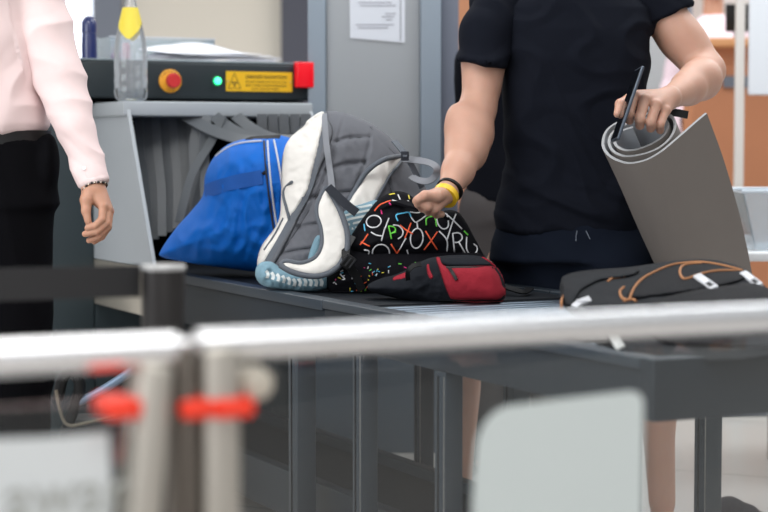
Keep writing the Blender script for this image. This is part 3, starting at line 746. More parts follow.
# papers: a sloping, curling pile
Mp = mat('paper_sheet', (232, 234, 242), .6)
bpp = ab(ona(222, 60, acf+.05))[1]
for i in range(7):
    c = K(acf+.17+.006*((i*5) % 4), bpp+((i*11) % 9-4)*.006, ztop+.0015+.0045*i)
    ang = -.10+.035*((i*7) % 6)
    ex = V*math.cos(ang)+U*math.sin(ang); ey = U*math.cos(ang)-V*math.sin(ang)
    q = MB(); vs = []; fs = []; nx = 16; ny = 8; w, d = ((.46, .47, .43, .44, .38, .40, .33)[i], .28)
    for lay in (0, 1):
        for a in range(nx+1):
            for b in range(ny+1):
                u = a/nx-.5; v = b/ny-.5; h = (v+.5)*.055*(.25+.12*i)*(.35+.65*max(0, 1-(abs(u+.05+.03*(i % 3))*2.1)**2))
                vs.append(c+ex*(u*w)+ey*(v*d)+Z*(h+(.0018 if lay else 0)))
    k = (nx+1)*(ny+1)
    for a in range(nx):
        for b in range(ny):
            i0 = a*(ny+1)+b; f = (i0, i0+1, i0+ny+2, i0+ny+1); fs.append(f); fs.append(tuple(x+k for x in f[::-1]))
    bd = [a*(ny+1) for a in range(nx+1)]+[nx*(ny+1)+b for b in range(1, ny+1)]+[a*(ny+1)+ny for a in range(nx-1, -1, -1)]+[b for b in range(ny-1, 0, -1)]
    for x, y in zip(bd, bd[1:]+bd[:1]): fs.append((x, y, y+k, x+k))
    q.add(vs, fs, Mp)
    build('paper_sheets', q, label='loose white paper lying in the pile on top of the scanner console', cat='paper', group='papers piled on the console', auto=60)

# ================================================================== BLUE DUFFEL
M_blue = mat('blue_nylon', (0, 100, 196), .6, spec=.25, bump=.25, bscale=500, var=.06, vscale=12)
M_blue2 = mat('blue_webbing', (0, 84, 172), .6, bump=.3, bscale=700)
def wr_blue(x, y): return .016*max(0, ridge(x*.07+y*.02, y*.02-x*.03, 9)-.3)+.014*max(0, ridge(x*.035-y*.02, y*.03+x*.02, 3)-.4)+.010*ridge(x*.05+y*.03, y*.018-x*.02, 1.3)*.6+.006*fbm(x, y, .06, 3)+.007*ridge(x*.03-y*.035, x*.01, 4)
ob = [(161, 250), (176, 228), (192, 210), (203, 195), (205, 176), (212, 160), (224, 147), (240, 140), (262, 137), (284, 136), (305, 150), (318, 190), (312, 240), (290, 268), (262, 272), (225, 268), (185, 262), (162, 257)]
DB = 5.42
def DBf(x, y): return 5.46+(285-x)*.0006
t = thing('duffel_bag', P(240, 268, DB+.05).xy.to_3d()+Z*ZB, 'bright blue sports duffel bag coming out of the scanner tunnel', 'bag')
q = MB(); puff(q, ob, DBf, .13, .20, .16, M_blue, res=2.2, wr=wr_blue, zmin=ZB)
body = build('bag_body', q, t, auto=0); bv = bvh_of(q)
pp, nn = path_on(bv, [(205, 192), (215, 188), (235, 182), (252, 179), (262, 177)], .005, 6); q = MB(); q.ribbon(pp, .042, .004, M_blue2, nrm=nn); build('webbing_band', q, t)
for (px, m) in (((( 264, 141), (266, 170), (270, 205), (275, 236)), mat('dark_zip', (26, 26, 34), .5)), (((267.5, 141), (269.5, 170), (273.5, 205), (278, 234)), mat('light_piping', (196, 200, 210), .5)), (((274, 140), (279, 165), (283, 195), (284, 225)), MATS['light_piping'])):
    pp, nn = path_on(bv, px, .0045, 8); q = MB(); q.tube(pp, .003, m, 8); build('zip_piping', q, t)
pp, nn = path_on(bv, [(219, 152), (230, 143), (245, 139.5), (262, 138), (280, 137)], .003, 6)
q = MB(); q.ribbon(pp, .022, .005, mat('black_webbing', (22, 22, 26), .7, bump=.3, bscale=700), nrm=Vector((0, -.6, 1))); build('handle_strap', q, t)
pp, nn = path_on(bv, [(216, 156), (228, 147), (243, 142.5), (262, 141)], .005, 6); q = MB(); q.tube(pp, .0036, MATS['light_piping'], 8); build('zip_piping', q, t)

# ================================================================== GREY AND WHITE BACKPACK
M_gry = mat('grey_quilt', (92, 94, 101), .75, bump=.3, bscale=600, var=.05, vscale=20)
M_gry2 = mat('grey_mesh_pad', (92, 94, 100), .8, bump=.4, bscale=900, var=.05)
M_wht = mat('off_white_fabric', (222, 219, 214), .75, bump=.25, bscale=700, var=.03, vscale=15)
M_rim = mat('slate_binding', (84, 90, 99), .6, bump=.3, bscale=700)
M_web = mat('grey_webbing', (124, 127, 134), .65, bump=.3, bscale=900)
M_dweb = mat('dark_webbing', (46, 49, 56), .7, spec=.15, bump=.3, bscale=900)
out = [(323, 112), (345, 113), (366, 121), (384, 132), (398, 146), (410, 162), (425, 186), (434, 210), (436, 232), (424, 262), (395, 282), (340, 288), (285, 284), (262, 276), (258, 262), (262, 245), (278, 222), (281, 195), (282, 160), (289, 140), (305, 124)]
grs = [([(345, 114), (337, 145), (318, 195), (300, 225), (276, 262)], .007, 1.6),
       ([(372, 127), (366, 160), (352, 196), (342, 215)], .008, 1.7),
       ([(336, 142), (350, 138), (370, 137)], .011, 2.0), ([(328, 170), (345, 164), (365, 162)], .011, 2.0), ([(308, 198), (325, 194), (350, 191)], .011, 2.0),
       ([(300, 226), (322, 222), (345, 220)], .011, 2.0), ([(285, 252), (305, 248), (325, 246)], .010, 2.0), ([(384, 165), (392, 195), (400, 225)], .010, 2.0), ([(370, 127), (390, 150), (402, 160)], .008, 1.7)]
def wr_bp(x, y): return .004*fbm(x, y, .07, 7)+.0035*ridge(x*.12-y*.05, y*.04, 2)*(1 if x > 300 else .6)
def Dbp(x, y): return 5.12-(y-200)*.0008+max(0, x-340)*.0010
t = thing('backpack', P(345, 282, 5.1).xy.to_3d()+Z*ZB, 'grey and white padded hiking backpack standing on its side on the belt', 'backpack')
q = MB(); puff(q, out, Dbp, .10, .16, .13, M_gry, res=1.8, grooves=grs, wr=wr_bp, zmin=ZB)
build('back_panel', q, t, auto=0); bv = bvh_of(q)
wp = [(324, 112), (308, 120), (304, 126), (290, 138), (283, 155), (281, 195), (278, 222), (262, 245), (257, 262), (260, 272), (266, 262), (280, 240), (296, 212), (309, 190), (315, 165), (321, 140)]
q = MB(); drape(q, bv, wp, .004, .016, .02, M_wht, res=1.8, wr=lambda x, y: .004*ridge(x*.06+y*.02, y*.09, 5)+.003*fbm(x, y, .1, 2), Dd=5.1)
sp_ = build('side_panel', q, t, auto=0); bw = bvh_of(q)
q = MB(); pp, nn = path_on(bw, [(281, 178), (283, 195), (287, 210), (290, 222)], .006); q.tube(pp, .0045, M_rim, 8)
build('pocket_binding', q, sp_)
q = MB(); pp, nn = path_on(bw, [(283, 218), (275, 234), (264, 250)], .005); q.tube(pp, .0026, M_rim, 6); build('seam', q, sp_)
q = MB(); pp, nn = path_on(bv, [(324, 113), (321, 140), (315, 166), (308, 191), (296, 213), (281, 240), (268, 262)], .010); q.ribbon(pp, .020, .006, M_rim, nrm=nn); build('binding', q, t)
for (pl_, dp_, wd_) in grs:
    pp, nn = path_on(bv, pl_, -.0005, 5); q = MB(); q.tube(pp, .0016, mat('quilt_thread', (58, 60, 66), .8), 6); build('quilt_seam', q, t)
# side trim band (textured) inside the white
q = MB(); drape(q, bv, [(325, 118), (333, 130), (328, 150), (318, 175), (310, 196), (300, 216), (286, 244), (272, 268), (268, 264), (282, 240), (298, 212), (311, 188), (317, 165), (322, 140)], .004, .009, .012, M_gry2, res=1.8, grooves=[([(318, 150+7*k), (334, 146+7*k)], .002, 1) for k in range(8)]); build('padded_edge', q, t, auto=0)
# second shoulder strap (white lens) on the panel
lens = [(404, 156), (398, 166), (391, 174), (384, 186), (377, 199), (369, 210), (356, 214), (346, 210), (350, 199), (357, 187), (363, 176), (374, 165), (388, 158)]
q = MB(); drape(q, bv, lens, .008, .016, .018, M_wht, res=1.6); st = build('shoulder_strap', q, t, auto=0, label='white padded shoulder strap lying back'); bl = bvh_of(q)
q = MB(); pp, nn = path_on(bl, lens[5:]+[lens[0]], .002, Dd=5.03); q.tube(pp, .0075, M_rim, 10); build('strap_binding', q, st)
pp, nn = path_on(bl, lens[:6], .002, Dd=5.03); q = MB(); q.tube(pp, .004, M_rim, 10); build('strap_binding', q, st)
# front shoulder strap (crescent) standing off the panel
cres = [(326, 187), (333, 197), (341, 213), (347, 232), (347, 249), (341, 263), (331, 272), (318, 276), (303, 275), (290, 271), (280, 265), (286, 261), (300, 263), (311, 260), (318, 254), (322, 243), (321, 228), (317, 215), (318, 202)]
def Dcr(x, y): return 4.90-(y-200)*.0006
q = MB(); puff(q, cres, Dcr, .020, .020, .024, M_wht, res=1.5, zmin=ZB+.003, wr=lambda x, y: .0015*fbm(x, y, .15, 9)); st = build('shoulder_strap', q, t, auto=0, label='white padded shoulder strap curling forward to the belt'); bl = bvh_of(q)
q = MB(); pp = [P(x, y, Dcr(x, y)-.010) for x, y in sp2(cres[:11], 6)]; q.tube(pp, .0085, M_rim, 10)
build('strap_binding', q, st)
q = MB(); pp = [P(x, y, Dcr(x, y)-.008) for x, y in sp2(cres[10:]+[cres[0]], 6)]; q.tube(pp, .0062, M_rim, 10); build('strap_binding', q, st)
# webbing straps
q = MB(); pp, nn = path_on(bv, [(324, 114), (325, 128), (327, 150), (330, 170), (332, 188)], .014); q.ribbon(pp, .017, .003, M_web, nrm=nn); build('webbing_strap', q, t)
q = MB(); pp = [P(x, y, D_) for x, y, D_ in ((328, 187, 4.88), (337, 196, 4.875), (348, 206, 4.87), (357, 213, 4.87))]; q.ribbon(smooth_path(pp, 4), .024, .004, M_dweb, nrm=Vector((0, -1, .3)), ws=None); build('webbing_strap', q, t, label='dark adjustment webbing')
q = MB(); lp_ = [(404, 159, 5.02), (414, 160, 5.0), (427, 162, 4.97), (436, 167, 4.94), (436, 175, 4.95), (428, 181, 4.98), (418, 180, 5.0), (411, 176, 5.02)]
q.ribbon(smooth_path([P(*w_) for w_ in lp_], 6), .020, .003, M_web, nrm=Vector((.15, -1, .45))); build('haul_loop', q, t)
q = MB(); q.ribbon(smooth_path([P(394, 141, 5.07), P(400, 148, 5.04), P(406, 156, 5.02), P(414, 170, 5.02), P(422, 188, 5.03)], 5), .016, .005, M_rim, nrm=Vector((.3, -1, .4))); build('compression_strap', q, t)
q = MB(); q.box(P(405, 156, 4.985), .022, .008, .026, M_dweb, bev=.002); q.box(P(405, 156, 4.979), .012, .006, .006, M_rim, bev=.001); build('buckle', q, t)
# pale blue patterned cloth under / behind
M_kb = mat('pale_blue_knit', (118, 152, 168), .85, bump=.5, bscale=400, var=.05)
M_kw = mat('white_knit', (214, 220, 220), .85, bump=.4, bscale=400)
t = thing('patterned_cloth', P(290, 284, 4.88).xy.to_3d()+Z*ZB, 'pale blue and white patterned cloth crumpled under the backpack strap', 'cloth')
q = MB(); puff(q, [(256, 268), (262, 262), (272, 262), (282, 268), (300, 272), (322, 274), (328, 280), (327, 288), (310, 292), (285, 290), (264, 286), (256, 278)], 4.93, .035, .03, .035, M_kb, res=1.5, zmin=ZB, wr=lambda x, y: .010*fbm(x, y, .13, 4)+.008*ridge(x*.12, y*.1, 3))
fold = build('cloth_fold', q, t, auto=0); bk = bvh_of(q)
q = MB()
for i in range(11):
    x = 266+i*5.4; y0 = 270+2.0*min(i, 5)*.8; pp, nn = path_on(bk, [(x, y0+1), (x+2.2, y0+4), (x+1, y0+8)], .002, 3, sm=1); q.ribbon(pp, .0085, .002, M_kw, nrm=nn)
for k in range(3):
    pass
build('white_stripes', q, fold)
q = MB(); puff(q, [(342, 216), (350, 208), (362, 204), (376, 200), (380, 206), (370, 220), (358, 236), (350, 246), (343, 240)], 4.96, .02, .03, .03, M_kb, res=1.5, wr=lambda x, y: .004*fbm(x, y, .15, 8)); f2 = build('cloth_fold', q, t, auto=0); bk = bvh_of(q)
q = MB()
for i in range(7):
    y = 208+i*5; pp, nn = path_on(bk, [(344+i*.2, y+3), (352, y), (362, y-1), (372-i*2.4, y-3)], .0012, 3, curve=True); q.ribbon(pp, .006, .002, M_kw, nrm=nn)
build('white_stripes', q, f2)
q = MB(); puff(q, [(315, 238), (321, 236), (323, 246), (319, 256), (311, 264), (308, 258)], 4.945, .012, .02, .02, M_kb, res=1.5); build('cloth_fold', q, t, auto=0)

# ================================================================== BLACK LETTER-PRINT BAG
M_bk = mat('black_print_fabric', (14, 14, 19), .8, spec=.1, bump=.25, bscale=600, var=.1)
MW = mat('print_white', (206, 206, 210), .7); MO = mat('print_orange', (232, 92, 52), .7); MG = mat('print_green', (104, 208, 70), .7); MBl = mat('print_blue', (84, 180, 220), .7); MY = mat('print_yellow', (224, 208, 70), .7); MM = mat('print_magenta', (206, 40, 120), .7)
t = thing('drawstring_bag', P(410, 292, 4.82).xy.to_3d()+Z*ZB, 'black fabric bag printed with white, orange and green letters, gripped by a hand', 'bag')
def Dx(x, y): return 4.955+(x-410)*.0002
lower = [(327, 277), (338, 262), (350, 250), (372, 246), (420, 250), (470, 250), (488, 262), (488, 288), (450, 297), (400, 299), (355, 298), (330, 292)]
q = MB(); puff(q, lower, 4.93, .07, .10, .07, M_bk, res=2, zmin=ZRL, wr=lambda x, y: .005*fbm(x, y, .07, 11))
bvl = bvh_of(q)
cols = [MW, MO, MG, MBl, MY, MM]
for i in range(70):
    x = random.uniform(335, 425); y = random.uniform(262, 293); p0, n0, ok = hit(bvl, x, y)
    if not ok: continue
    L = random.uniform(1, 3.5); an = random.uniform(0, PI); pp, nn = path_on(bvl, [(x, y), (x+L*math.cos(an), y+L*math.sin(an))], .0012, 2); q.ribbon(pp, .0022, .001, cols[i % 6], nrm=nn)
for st_ in ([(333, 283), (345, 279)], [(345, 279), (340, 274)], [(352, 268), (357, 278)], [(357, 270), (352, 279)]):
    pp, nn = path_on(bvl, st_, .0012, 3); q.ribbon(pp, .003, .001, MW, nrm=nn)
build('lower_pouch', q, t, auto=0)
upper = [(350, 250), (349, 240), (357, 226), (367, 212), (378, 200), (392, 192), (404, 192), (414, 198), (424, 207), (436, 213), (448, 210), (458, 212), (466, 222), (474, 237), (481, 250), (484, 259), (465, 262), (430, 260), (390, 262), (365, 262)]
def wr_x(x, y):
    w = .004*fbm(x, y, .06, 5)+.005*ridge(x*.03+y*.05, y*.04, 8)
    w -= .020*math.exp(-(seg_dist([(x, y)], [(376, 213), (392, 207), (410, 205), (422, 212)], False)[0]/3.0)**2)
    return w
q = MB(); puff(q, upper, Dx, .085, .07, .09, M_bk, res=1.6, wr=wr_x, zmin=ZRL)
bvx = bvh_of(q)
def ell_(cx, cy, rx, ry, tilt=0, a0_=0, a1_=2*PI, n_=20):
    o = []
    for i in range(n_+1):
        a = a0_+(a1_-a0_)*i/n_; x = math.cos(a)*rx; y = math.sin(a)*ry; o.append((cx+x*math.cos(tilt)-y*math.sin(tilt), cy+x*math.sin(tilt)+y*math.cos(tilt)))
    return o
S = [
 (MW, ell_(373.7, 221.5, 7.6, 6.2, -.2)), (MW, [(389, 218), (386, 226), (384, 231), (381.5, 241)]), (MW, [(371, 232), (376, 235), (382, 236)]),
 (MG, [(388.5, 226), (390, 232), (391.5, 239)]), (MG, [(388.5, 226), (394, 227), (395.5, 231), (391, 233.5)]), (MG, [(391, 233.5), (396, 232)]),
 (MW, [(393, 225), (399, 226), (403, 231), (402, 236), (398, 239)]),
 (MO, [(400, 225), (406, 230), (413, 234)]), (MO, [(411, 223), (408, 231), (405, 238)]),
 (MBl, [(398, 221), (396, 215), (404, 213), (409, 212.5), (411, 217)]),
 (MW, [(411, 217), (414, 221), (417, 222), (427, 215)]), (MW, [(417, 222), (417.8, 228)]), (MW, [(410, 212), (418, 213), (424, 210)]),
 (MW, ell_(416.8, 238.4, 6.4, 10.3, .12)),
 (MO, [(425.6, 231), (431, 240), (437.5, 250)]), (MO, [(437.5, 231.6), (431, 241), (424, 250)]),
 (MG, [(426.5, 225), (426.5, 218.5), (433, 216.4), (435.5, 219), (436.6, 226.5)]),
 (MW, [(436.6, 215.5), (438, 224), (443.4, 229), (448.5, 225.7), (447, 214)]),
 (MW, [(445, 213), (453, 220), (462, 229)]), (MW, [(456, 214), (452, 224), (447, 240)]), (MW, [(439, 231), (447, 240), (447, 251.5)]),
 (MW, [(454.5, 252), (452.7, 233.5)]), (MW, [(452.7, 233.5), (458, 232.8), (461.5, 235), (462, 239), (458, 242.3), (454.5, 242.3)]), (MW, [(459, 242.3), (466, 254.6)]),
 (MW, [(466.8, 237), (466.6, 249.3), (471.5, 255), (476.5, 252), (477, 247), (473.6, 244)]),
 (MG, [(464, 231), (468, 235)]),
 (MO, [(361, 242), (370, 246.5)]), (MO, [(368, 234), (364, 240), (360, 245)]),
 (MW, ell_(381, 253, 8.6, 8.6, 0, PI*.95, PI*2.1)), (MW, [(364, 250), (369, 251), (368, 255), (365, 257)]), (MO, [(391, 244), (398, 255)]), (MO, [(399, 250), (396, 256)]),
 (MW, [(406, 238), (399.4, 250)]), (MW, [(407, 250), (409, 257)]), (MBl, [(364, 224), (365, 231)]),
 (MO, [(374.5, 211), (379, 205.5), (385, 202.5), (391, 200.5)]), (MW, [(392, 200), (400, 202), (409, 201)]), (MW, [(398, 194.5), (402, 204)]), (MY, [(408.5, 195), (409.5, 199)]), (MY, [(389, 194.5), (395, 193.6)]), (MM, [(389, 202.5), (391, 205)]), (MM, [(381, 210), (382, 214)]),
 (MY, [(421, 258), (428, 256.5), (433, 257)]), (MW, [(443, 258), (449, 257)]),
]
for m_, pts in S:
    pp, nn = path_on(bvx, pts, .0018, 5 if len(pts) < 12 else 1, sm=1); q.ribbon(pp, .0036, .0012, m_, nrm=nn)
build('letter_print_top', q, t, auto=0)
# buckle at the left
q = MB(); q.box(P(348, 262, 4.83), .030, .012, .038, M_black, ex=Vector((.8, 0, -.6)), ey=Vector((0, 1, 0)), ez=Vector((.6, 0, .8)), bev=.003)
for k in range(3): q.box(P(344+k*4, 260+k*2.0, 4.818), .004, .005, .026, mat('black_gloss', (34, 35, 40), .3), ex=Vector((.8, 0, -.6)), ey=Vector((0, 1, 0)), ez=Vector((.6, 0, .8)))
build('buckle', q, t)
q = MB(); q.ribbon(smooth_path([P(352, 236, 4.90), P(346, 248, 4.86), P(347, 262, 4.84), P(356, 276, 4.85), P(362, 290, 4.86)], 5), .022, .004, M_black, nrm=Vector((0, -1, .2))); build('webbing_strap', q, t)
q = MB(); q.ribbon(smooth_path([P(396, 201, 4.90), P(406, 204, 4.87), P(420, 208, 4.84), P(434, 213, 4.84), P(446, 218, 4.88)], 5), .022, .008, M_bk, nrm=Vector((0, -.5, 1))); build('carry_handle', q, t)

# ================================================================== RED AND BLACK WAIST BAG
M_cr = mat('crimson_fabric', (140, 36, 48), .85, spec=.12, bump=.35, bscale=700, var=.06, vscale=20)
M_wb = mat('charcoal_fabric', (22, 25, 31), .8, spec=.12, bump=.3, bscale=700, var=.08)
t = thing('waist_bag', P(440, 304, 4.6).xy.to_3d()+Z*ZRL, 'small red and black zipped waist bag lying in front of the letter-print bag', 'bag')
wo = [(369, 284), (382, 278), (394, 275), (408, 269), (420, 262), (434, 257), (458, 255), (478, 256), (489, 260), (498, 270), (504, 282), (506, 294), (500, 304), (486, 309), (460, 309), (437, 308), (415, 303), (395, 298), (378, 294), (368, 289)]
def Dw(x, y): return 4.66-(x-440)*.0005
q = MB(); puff(q, wo, Dw, .075, .07, .075, M_wb, res=1.6, zmin=ZRL, wr=lambda x, y: .004*fbm(x, y, .09, 6)*(1 if x < 440 else .3)+.005*ridge(x*.05, y*.1+x*.03, 2)*(1 if x < 430 else 0))
build('bag_body', q, t, auto=0); bv = bvh_of(q)
Xc = lambda X, Y: (400+X/5.69, 230+Y/5.69)
rp = [Xc(*p) for p in [(205, 160), (228, 158), (262, 205), (400, 203), (535, 208), (575, 245), (598, 310), (602, 360), (590, 398), (555, 420), (440, 428), (335, 424), (295, 400), (268, 350), (245, 290), (225, 225)]]
q = MB(); drape(q, bv, rp, .002, .012, .018, M_cr, res=1.5, grooves=[([Xc(262, 235), Xc(275, 290), Xc(300, 370), Xc(340, 402), Xc(550, 402), Xc(580, 370), Xc(582, 320), Xc(560, 262), Xc(530, 232)], .0022, 1.1)], wr=lambda x, y: .0015*fbm(x, y, .1, 3)); pk = build('front_pocket', q, t, auto=0, label='red front pocket'); bp_ = bvh_of(q)
q = MB(); drape(q, bv, [Xc(*p) for p in [(232, 158), (300, 154), (470, 158), (500, 178), (530, 204), (265, 203)]], .003, .008, .01, M_wb, res=1.5); build('top_flap', q, t, auto=0)
q = MB(); pp, nn = path_on(bv, [Xc(470, 158), Xc(505, 178), Xc(540, 208)], .010); q.tube(pp, .003, M_cr, 8); build('piping', q, t)
q = MB(); pp, nn = path_on(bp_, [Xc(262, 212), Xc(400, 212), Xc(530, 216)], .001); q.ribbon(pp, .005, .003, M_black, nrm=nn); build('zip', q, t)
pp, nn = path_on(bp_, [Xc(280, 215), Xc(300, 245), Xc(322, 284)], .005); q = MB(); q.ribbon(pp, .008, .004, M_black, nrm=nn); zp = build('zip_pull', q, t)
q = MB(); q.box(path_on(bp_, [Xc(275, 206), Xc(276, 210)], .006, 2)[0][0], .014, .006, .016, M_steel, bev=.002); build('zip_slider', q, zp)
q = MB(); drape(q, bv, [Xc(152, 200), Xc(165, 196), Xc(172, 230), Xc(190, 268), Xc(172, 280), Xc(155, 245)], .001, .004, .004, M_cr, n=3, res=1.3); build('side_accent', q, t, label='red side accent', auto=0)
q = MB(); drape(q, bv, [(394, 277), (402, 273.5), (408, 272), (407, 278), (398, 280), (393, 281)], .001, .003, .003, M_cr, n=3, res=1.3); build('side_accent', q, t, label='red accent on the belt wing', auto=0)
q = MB(); q.ribbon(smooth_path([P(408, 280, 4.60), P(408, 272, 4.585), P(413, 266, 4.58), P(421, 264, 4.585)], 5), .012, .004, M_black, nrm=Vector((0, -1, .5))); build('strap_loop', q, t)
# small belt strap to the right of it
q = MB(); q.ribbon(smooth_path([P(498, 284, 4.86), P(512, 289, 4.8), P(524, 292, 4.78), P(530, 288, 4.85)], 5), .022, .004, M_black, nrm=Vector((0, -.4, 1))); build('waist_strap', q, t)

# ================================================================== BLACK RUCKSACK AT RIGHT
M_rk = mat('charcoal_nylon', (28, 30, 34), .75, spec=.12, bump=.3, bscale=500, var=.1, vscale=15)
M_rk2 = mat('near_black_nylon', (19, 20, 24), .75, spec=.12, bump=.3, bscale=500)
t = thing('rucksack', P(670, 345, 3.8).xy.to_3d()+Z*ZRL, 'charcoal rucksack with orange cords and white buckles lying at the conveyor end', 'backpack')
def Dr(x, y): return 4.10-(x-560)*.0006-(y-265)*.0072
ro = [(561, 281), (568, 274), (590, 270), (629, 267), (650, 264), (680, 260), (705, 259), (730, 263), (748, 271), (770, 290), (790, 300), (800, 325), (790, 348), (740, 360), (690, 360), (640, 356), (612, 345), (600, 326), (578, 318), (564, 306), (560, 293)]
def wr_r(x, y): return .016*max(0, ridge(x*.02+y*.03, y*.05-x*.02, 4)-.3)+.006*fbm(x, y, .05, 13)+.009*ridge(x*.025+y*.02, y*.07-x*.015, 6)
q = MB(); puff(q, ro, Dr, .10, .14, .12, M_rk, res=2.2, wr=wr_r, zmin=ZRL)
build('bag_body', q, t, auto=0); bv = bvh_of(q)
q = MB(); drape(q, bv, [(561, 282), (566, 275), (590, 271), (628, 268), (640, 271), (628, 277), (600, 281), (580, 292), (572, 306), (564, 303)], .004, .036, .03, M_rk, res=2, wr=wr_r); build('roll_top', q, t, auto=0)
q = MB(); drape(q, bv, [(628, 298), (634, 284), (648, 272), (672, 263), (704, 260), (736, 265), (750, 274), (735, 283), (700, 290), (660, 296)], .004, .036, .035, M_rk2, res=2, wr=lambda x, y: .006*ridge(x*.03, y*.06+x*.02, 9)); lid = build('lid', q, t, auto=0); bl = bvh_of(q)
q = MB(); drape(q, bv, [(655, 302), (690, 291), (730, 285), (758, 284), (782, 300), (790, 330), (770, 346), (700, 346), (660, 342), (640, 325)], .004, .036, .04, M_rk2, res=2.4, wr=wr_r); build('front_pocket', q, t, auto=0)
def merged_bvh(*bs): return bs
def hit2(x, y):
    best = None
    for b in (bl, bv):
        r = hit(b, x, y, 3.8)
        if r[2] and (best is None or (r[0]-O).length < (best-O).length): best = r[0]
    return best if best is not None else P(x, y, 3.8)
def cord(pts, r=.0027):
    pp = [hit2(x, y)-rdir(x, y).normalized()*.006 for x, y in sp2(pts, 6)]
    for it in range(2): pp = [pp[0]]+[(pp[i-1]+pp[i]*2+pp[i+1])/4 for i in range(1, len(pp)-1)]+[pp[-1]]
    q = MB(); q.tube(pp, r, M_cord, 8); return build('cord', q, t, label='orange-brown cord')
cord([(605, 279), (613, 275), (622, 273.5), (629, 274.5), (622, 277), (613, 278), (608, 281)])
cord([(629, 300), (634, 288), (642, 279), (652, 273), (670.6, 265), (688, 262.5), (702, 262), (722, 265), (742, 270)])
cord([(742, 270.5), (718, 270.5), (700, 274), (685, 279), (680, 273), (682, 266), (692, 263.5), (702, 263)])
cord([(629, 300), (622, 298), (620, 291), (624, 287)]); cord([(624, 301), (632, 299), (636, 301)]); cord([(561.5, 309), (561.5, 300), (564, 296)])
M_bw = mat('white_buckle', (196, 198, 203), .35)
def buck(x0, y0, x1, y1, w):
    a = hit2(x0, y0)-rdir(x0, y0).normalized()*.010; b = hit2(x1, y1)-rdir(x1, y1).normalized()*.012
    ex = (b-a).normalized(); n_ = Vector((0, -1, .35)).normalized(); ey = n_.cross(ex).normalized(); ez = ex.cross(ey); q = MB(); L = (b-a).length; c = (a+b)/2
    q.box(c-ex*L*.22, L*.56, w, .010, M_bw, ex=ex, ey=ey, ez=ez, bev=.003); q.box(c+ex*L*.38, L*.10, w, .010, M_bw, ex=ex, ey=ey, ez=ez, bev=.002)
    for s_ in (-1, 1): q.box(c+ex*L*.2+ey*s_*w*.4, L*.42, w*.2, .010, M_bw, ex=ex, ey=ey, ez=ez, bev=.002)
    q.box(c+ex*L*.2, L*.3, w*.5, .006, M_black, ex=ex, ey=ey, ez=ez, bev=.002)
    build('buckle', q, t, label='white plastic buckle')
buck(697, 276, 716, 290, .019); buck(743, 273, 761, 287, .017)
q = MB(); pp, nn = path_on(bv, [(574, 307), (581, 302), (590, 299)], .012); q.ribbon(pp, .014, .006, M_bw, nrm=nn); q.box(pp[len(pp)//2], .02, .012, .012, M_bw, bev=.003); build('buckle', q, t, label='white plastic buckle at the roll top')
q = MB(); pp, nn = path_on(bv, [(605, 318), (610, 330), (618, 344), (621, 348)], .008); q.ribbon(pp, .018, .004, mat('pale_webbing', (190, 192, 190), .6), nrm=nn); build('webbing_strap', q, t, label='pale webbing strap')
# crumpled clear plastic beside it
q = MB(); puff(q, [(574, 326), (584, 321), (596, 326), (606, 333), (612, 342), (604, 346), (588, 344), (576, 338)], 3.66, .018, .02, .02, glassmat('crumpled_film', (.9, .92, .92), haze=.45, hazecol=(.85, .86, .86)), res=1.6, zmin=ZRL, wr=lambda x, y: .008*noise.noise(Vector((x*.4, y*.4, 3))))
build('plastic_wrapper', q, label='crumpled white clear wrapper beside the rucksack on the rollers', cat='wrapper', auto=25)

# ================================================================== MAN WITH MAT
MT = thing('person', P(578, 300, 5.17).xy.to_3d(), 'muscular person in black t-shirt and navy shorts holding a rolled mat', 'person')
def R_(px): return px/FPX*5.12
body = MB(); SDF.rs = 1.05
DM = 5.17
cx, cy = P(577, 150, DM).x, P(577, 150, DM).y
# core: head, neck, torso core, legs
b = SDF(.008)
hz = 1.755; b.ell((cx, cy-.02, hz), (.078, .1, .12)); b.ell((cx, cy-.05, hz-.075), (.052, .055, .05), .03); b.cone((cx, cy, hz-.09), (cx, cy+.02, hz-.2), .062, .068, .03)
b.ell((cx, cy-.122, hz-.02), (.014, .02, .024), .012); b.ell((cx, cy-.108, hz-.062), (.026, .012, .008), .008)
for s in (-1, 1):
    b.ell((cx+s*.08, cy-.01, hz-.01), (.010, .02, .032), .006); b.ell((cx+s*.03, cy-.103, hz+.012), (.014, .01, .009), .006)
    b.cone((cx+s*.05, cy+.02, hz-.22), (cx+s*.17, cy+.01, 1.47), .05, .05, .04)
b.sec([(.84, cx, cy, .16, .1), (1.05, cx, cy, .15, .1), (1.3, cx, cy, .185, .11), (1.46, cx, cy, .17, .09)], 2.3, .04)
kR, aR = P(465, 380, 5.52), P(460, 520, 5.52); kL, aL = P(655, 372, 5.15), P(662, 520, 5.15)
kR.z = .50; kL.z = .50; aR.z = .1; aL.z = .1
for s, kn, an_ in ((-1, kR, aR), (1, kL, aL)):
    b.cone((cx+s*.1, cy, .9), kn, .09, .056, .03); b.cone(kn, an_, .052, .036, .02)
    cm = kn.lerp(an_, .3)+Vector((s*.006, .02, 0)); b.ell(cm, (.05, .055, .12), .02); b.ell(kn+Vector((0, -.03, 0)), (.035, .03, .045), .02)
    b.cone((an_.x, an_.y+.02, .04), (an_.x+s*.03, an_.y-.17, .03), .038, .03, .02)
    for k in range(5): b.cone((an_.x+s*.03+(k-2)*.018, an_.y-.18, .022), (an_.x+s*.03+(k-2)*.018, an_.y-.21+abs(k-2)*.006, .018), .011, .009, .005)
b.mesh(body, M_skin)
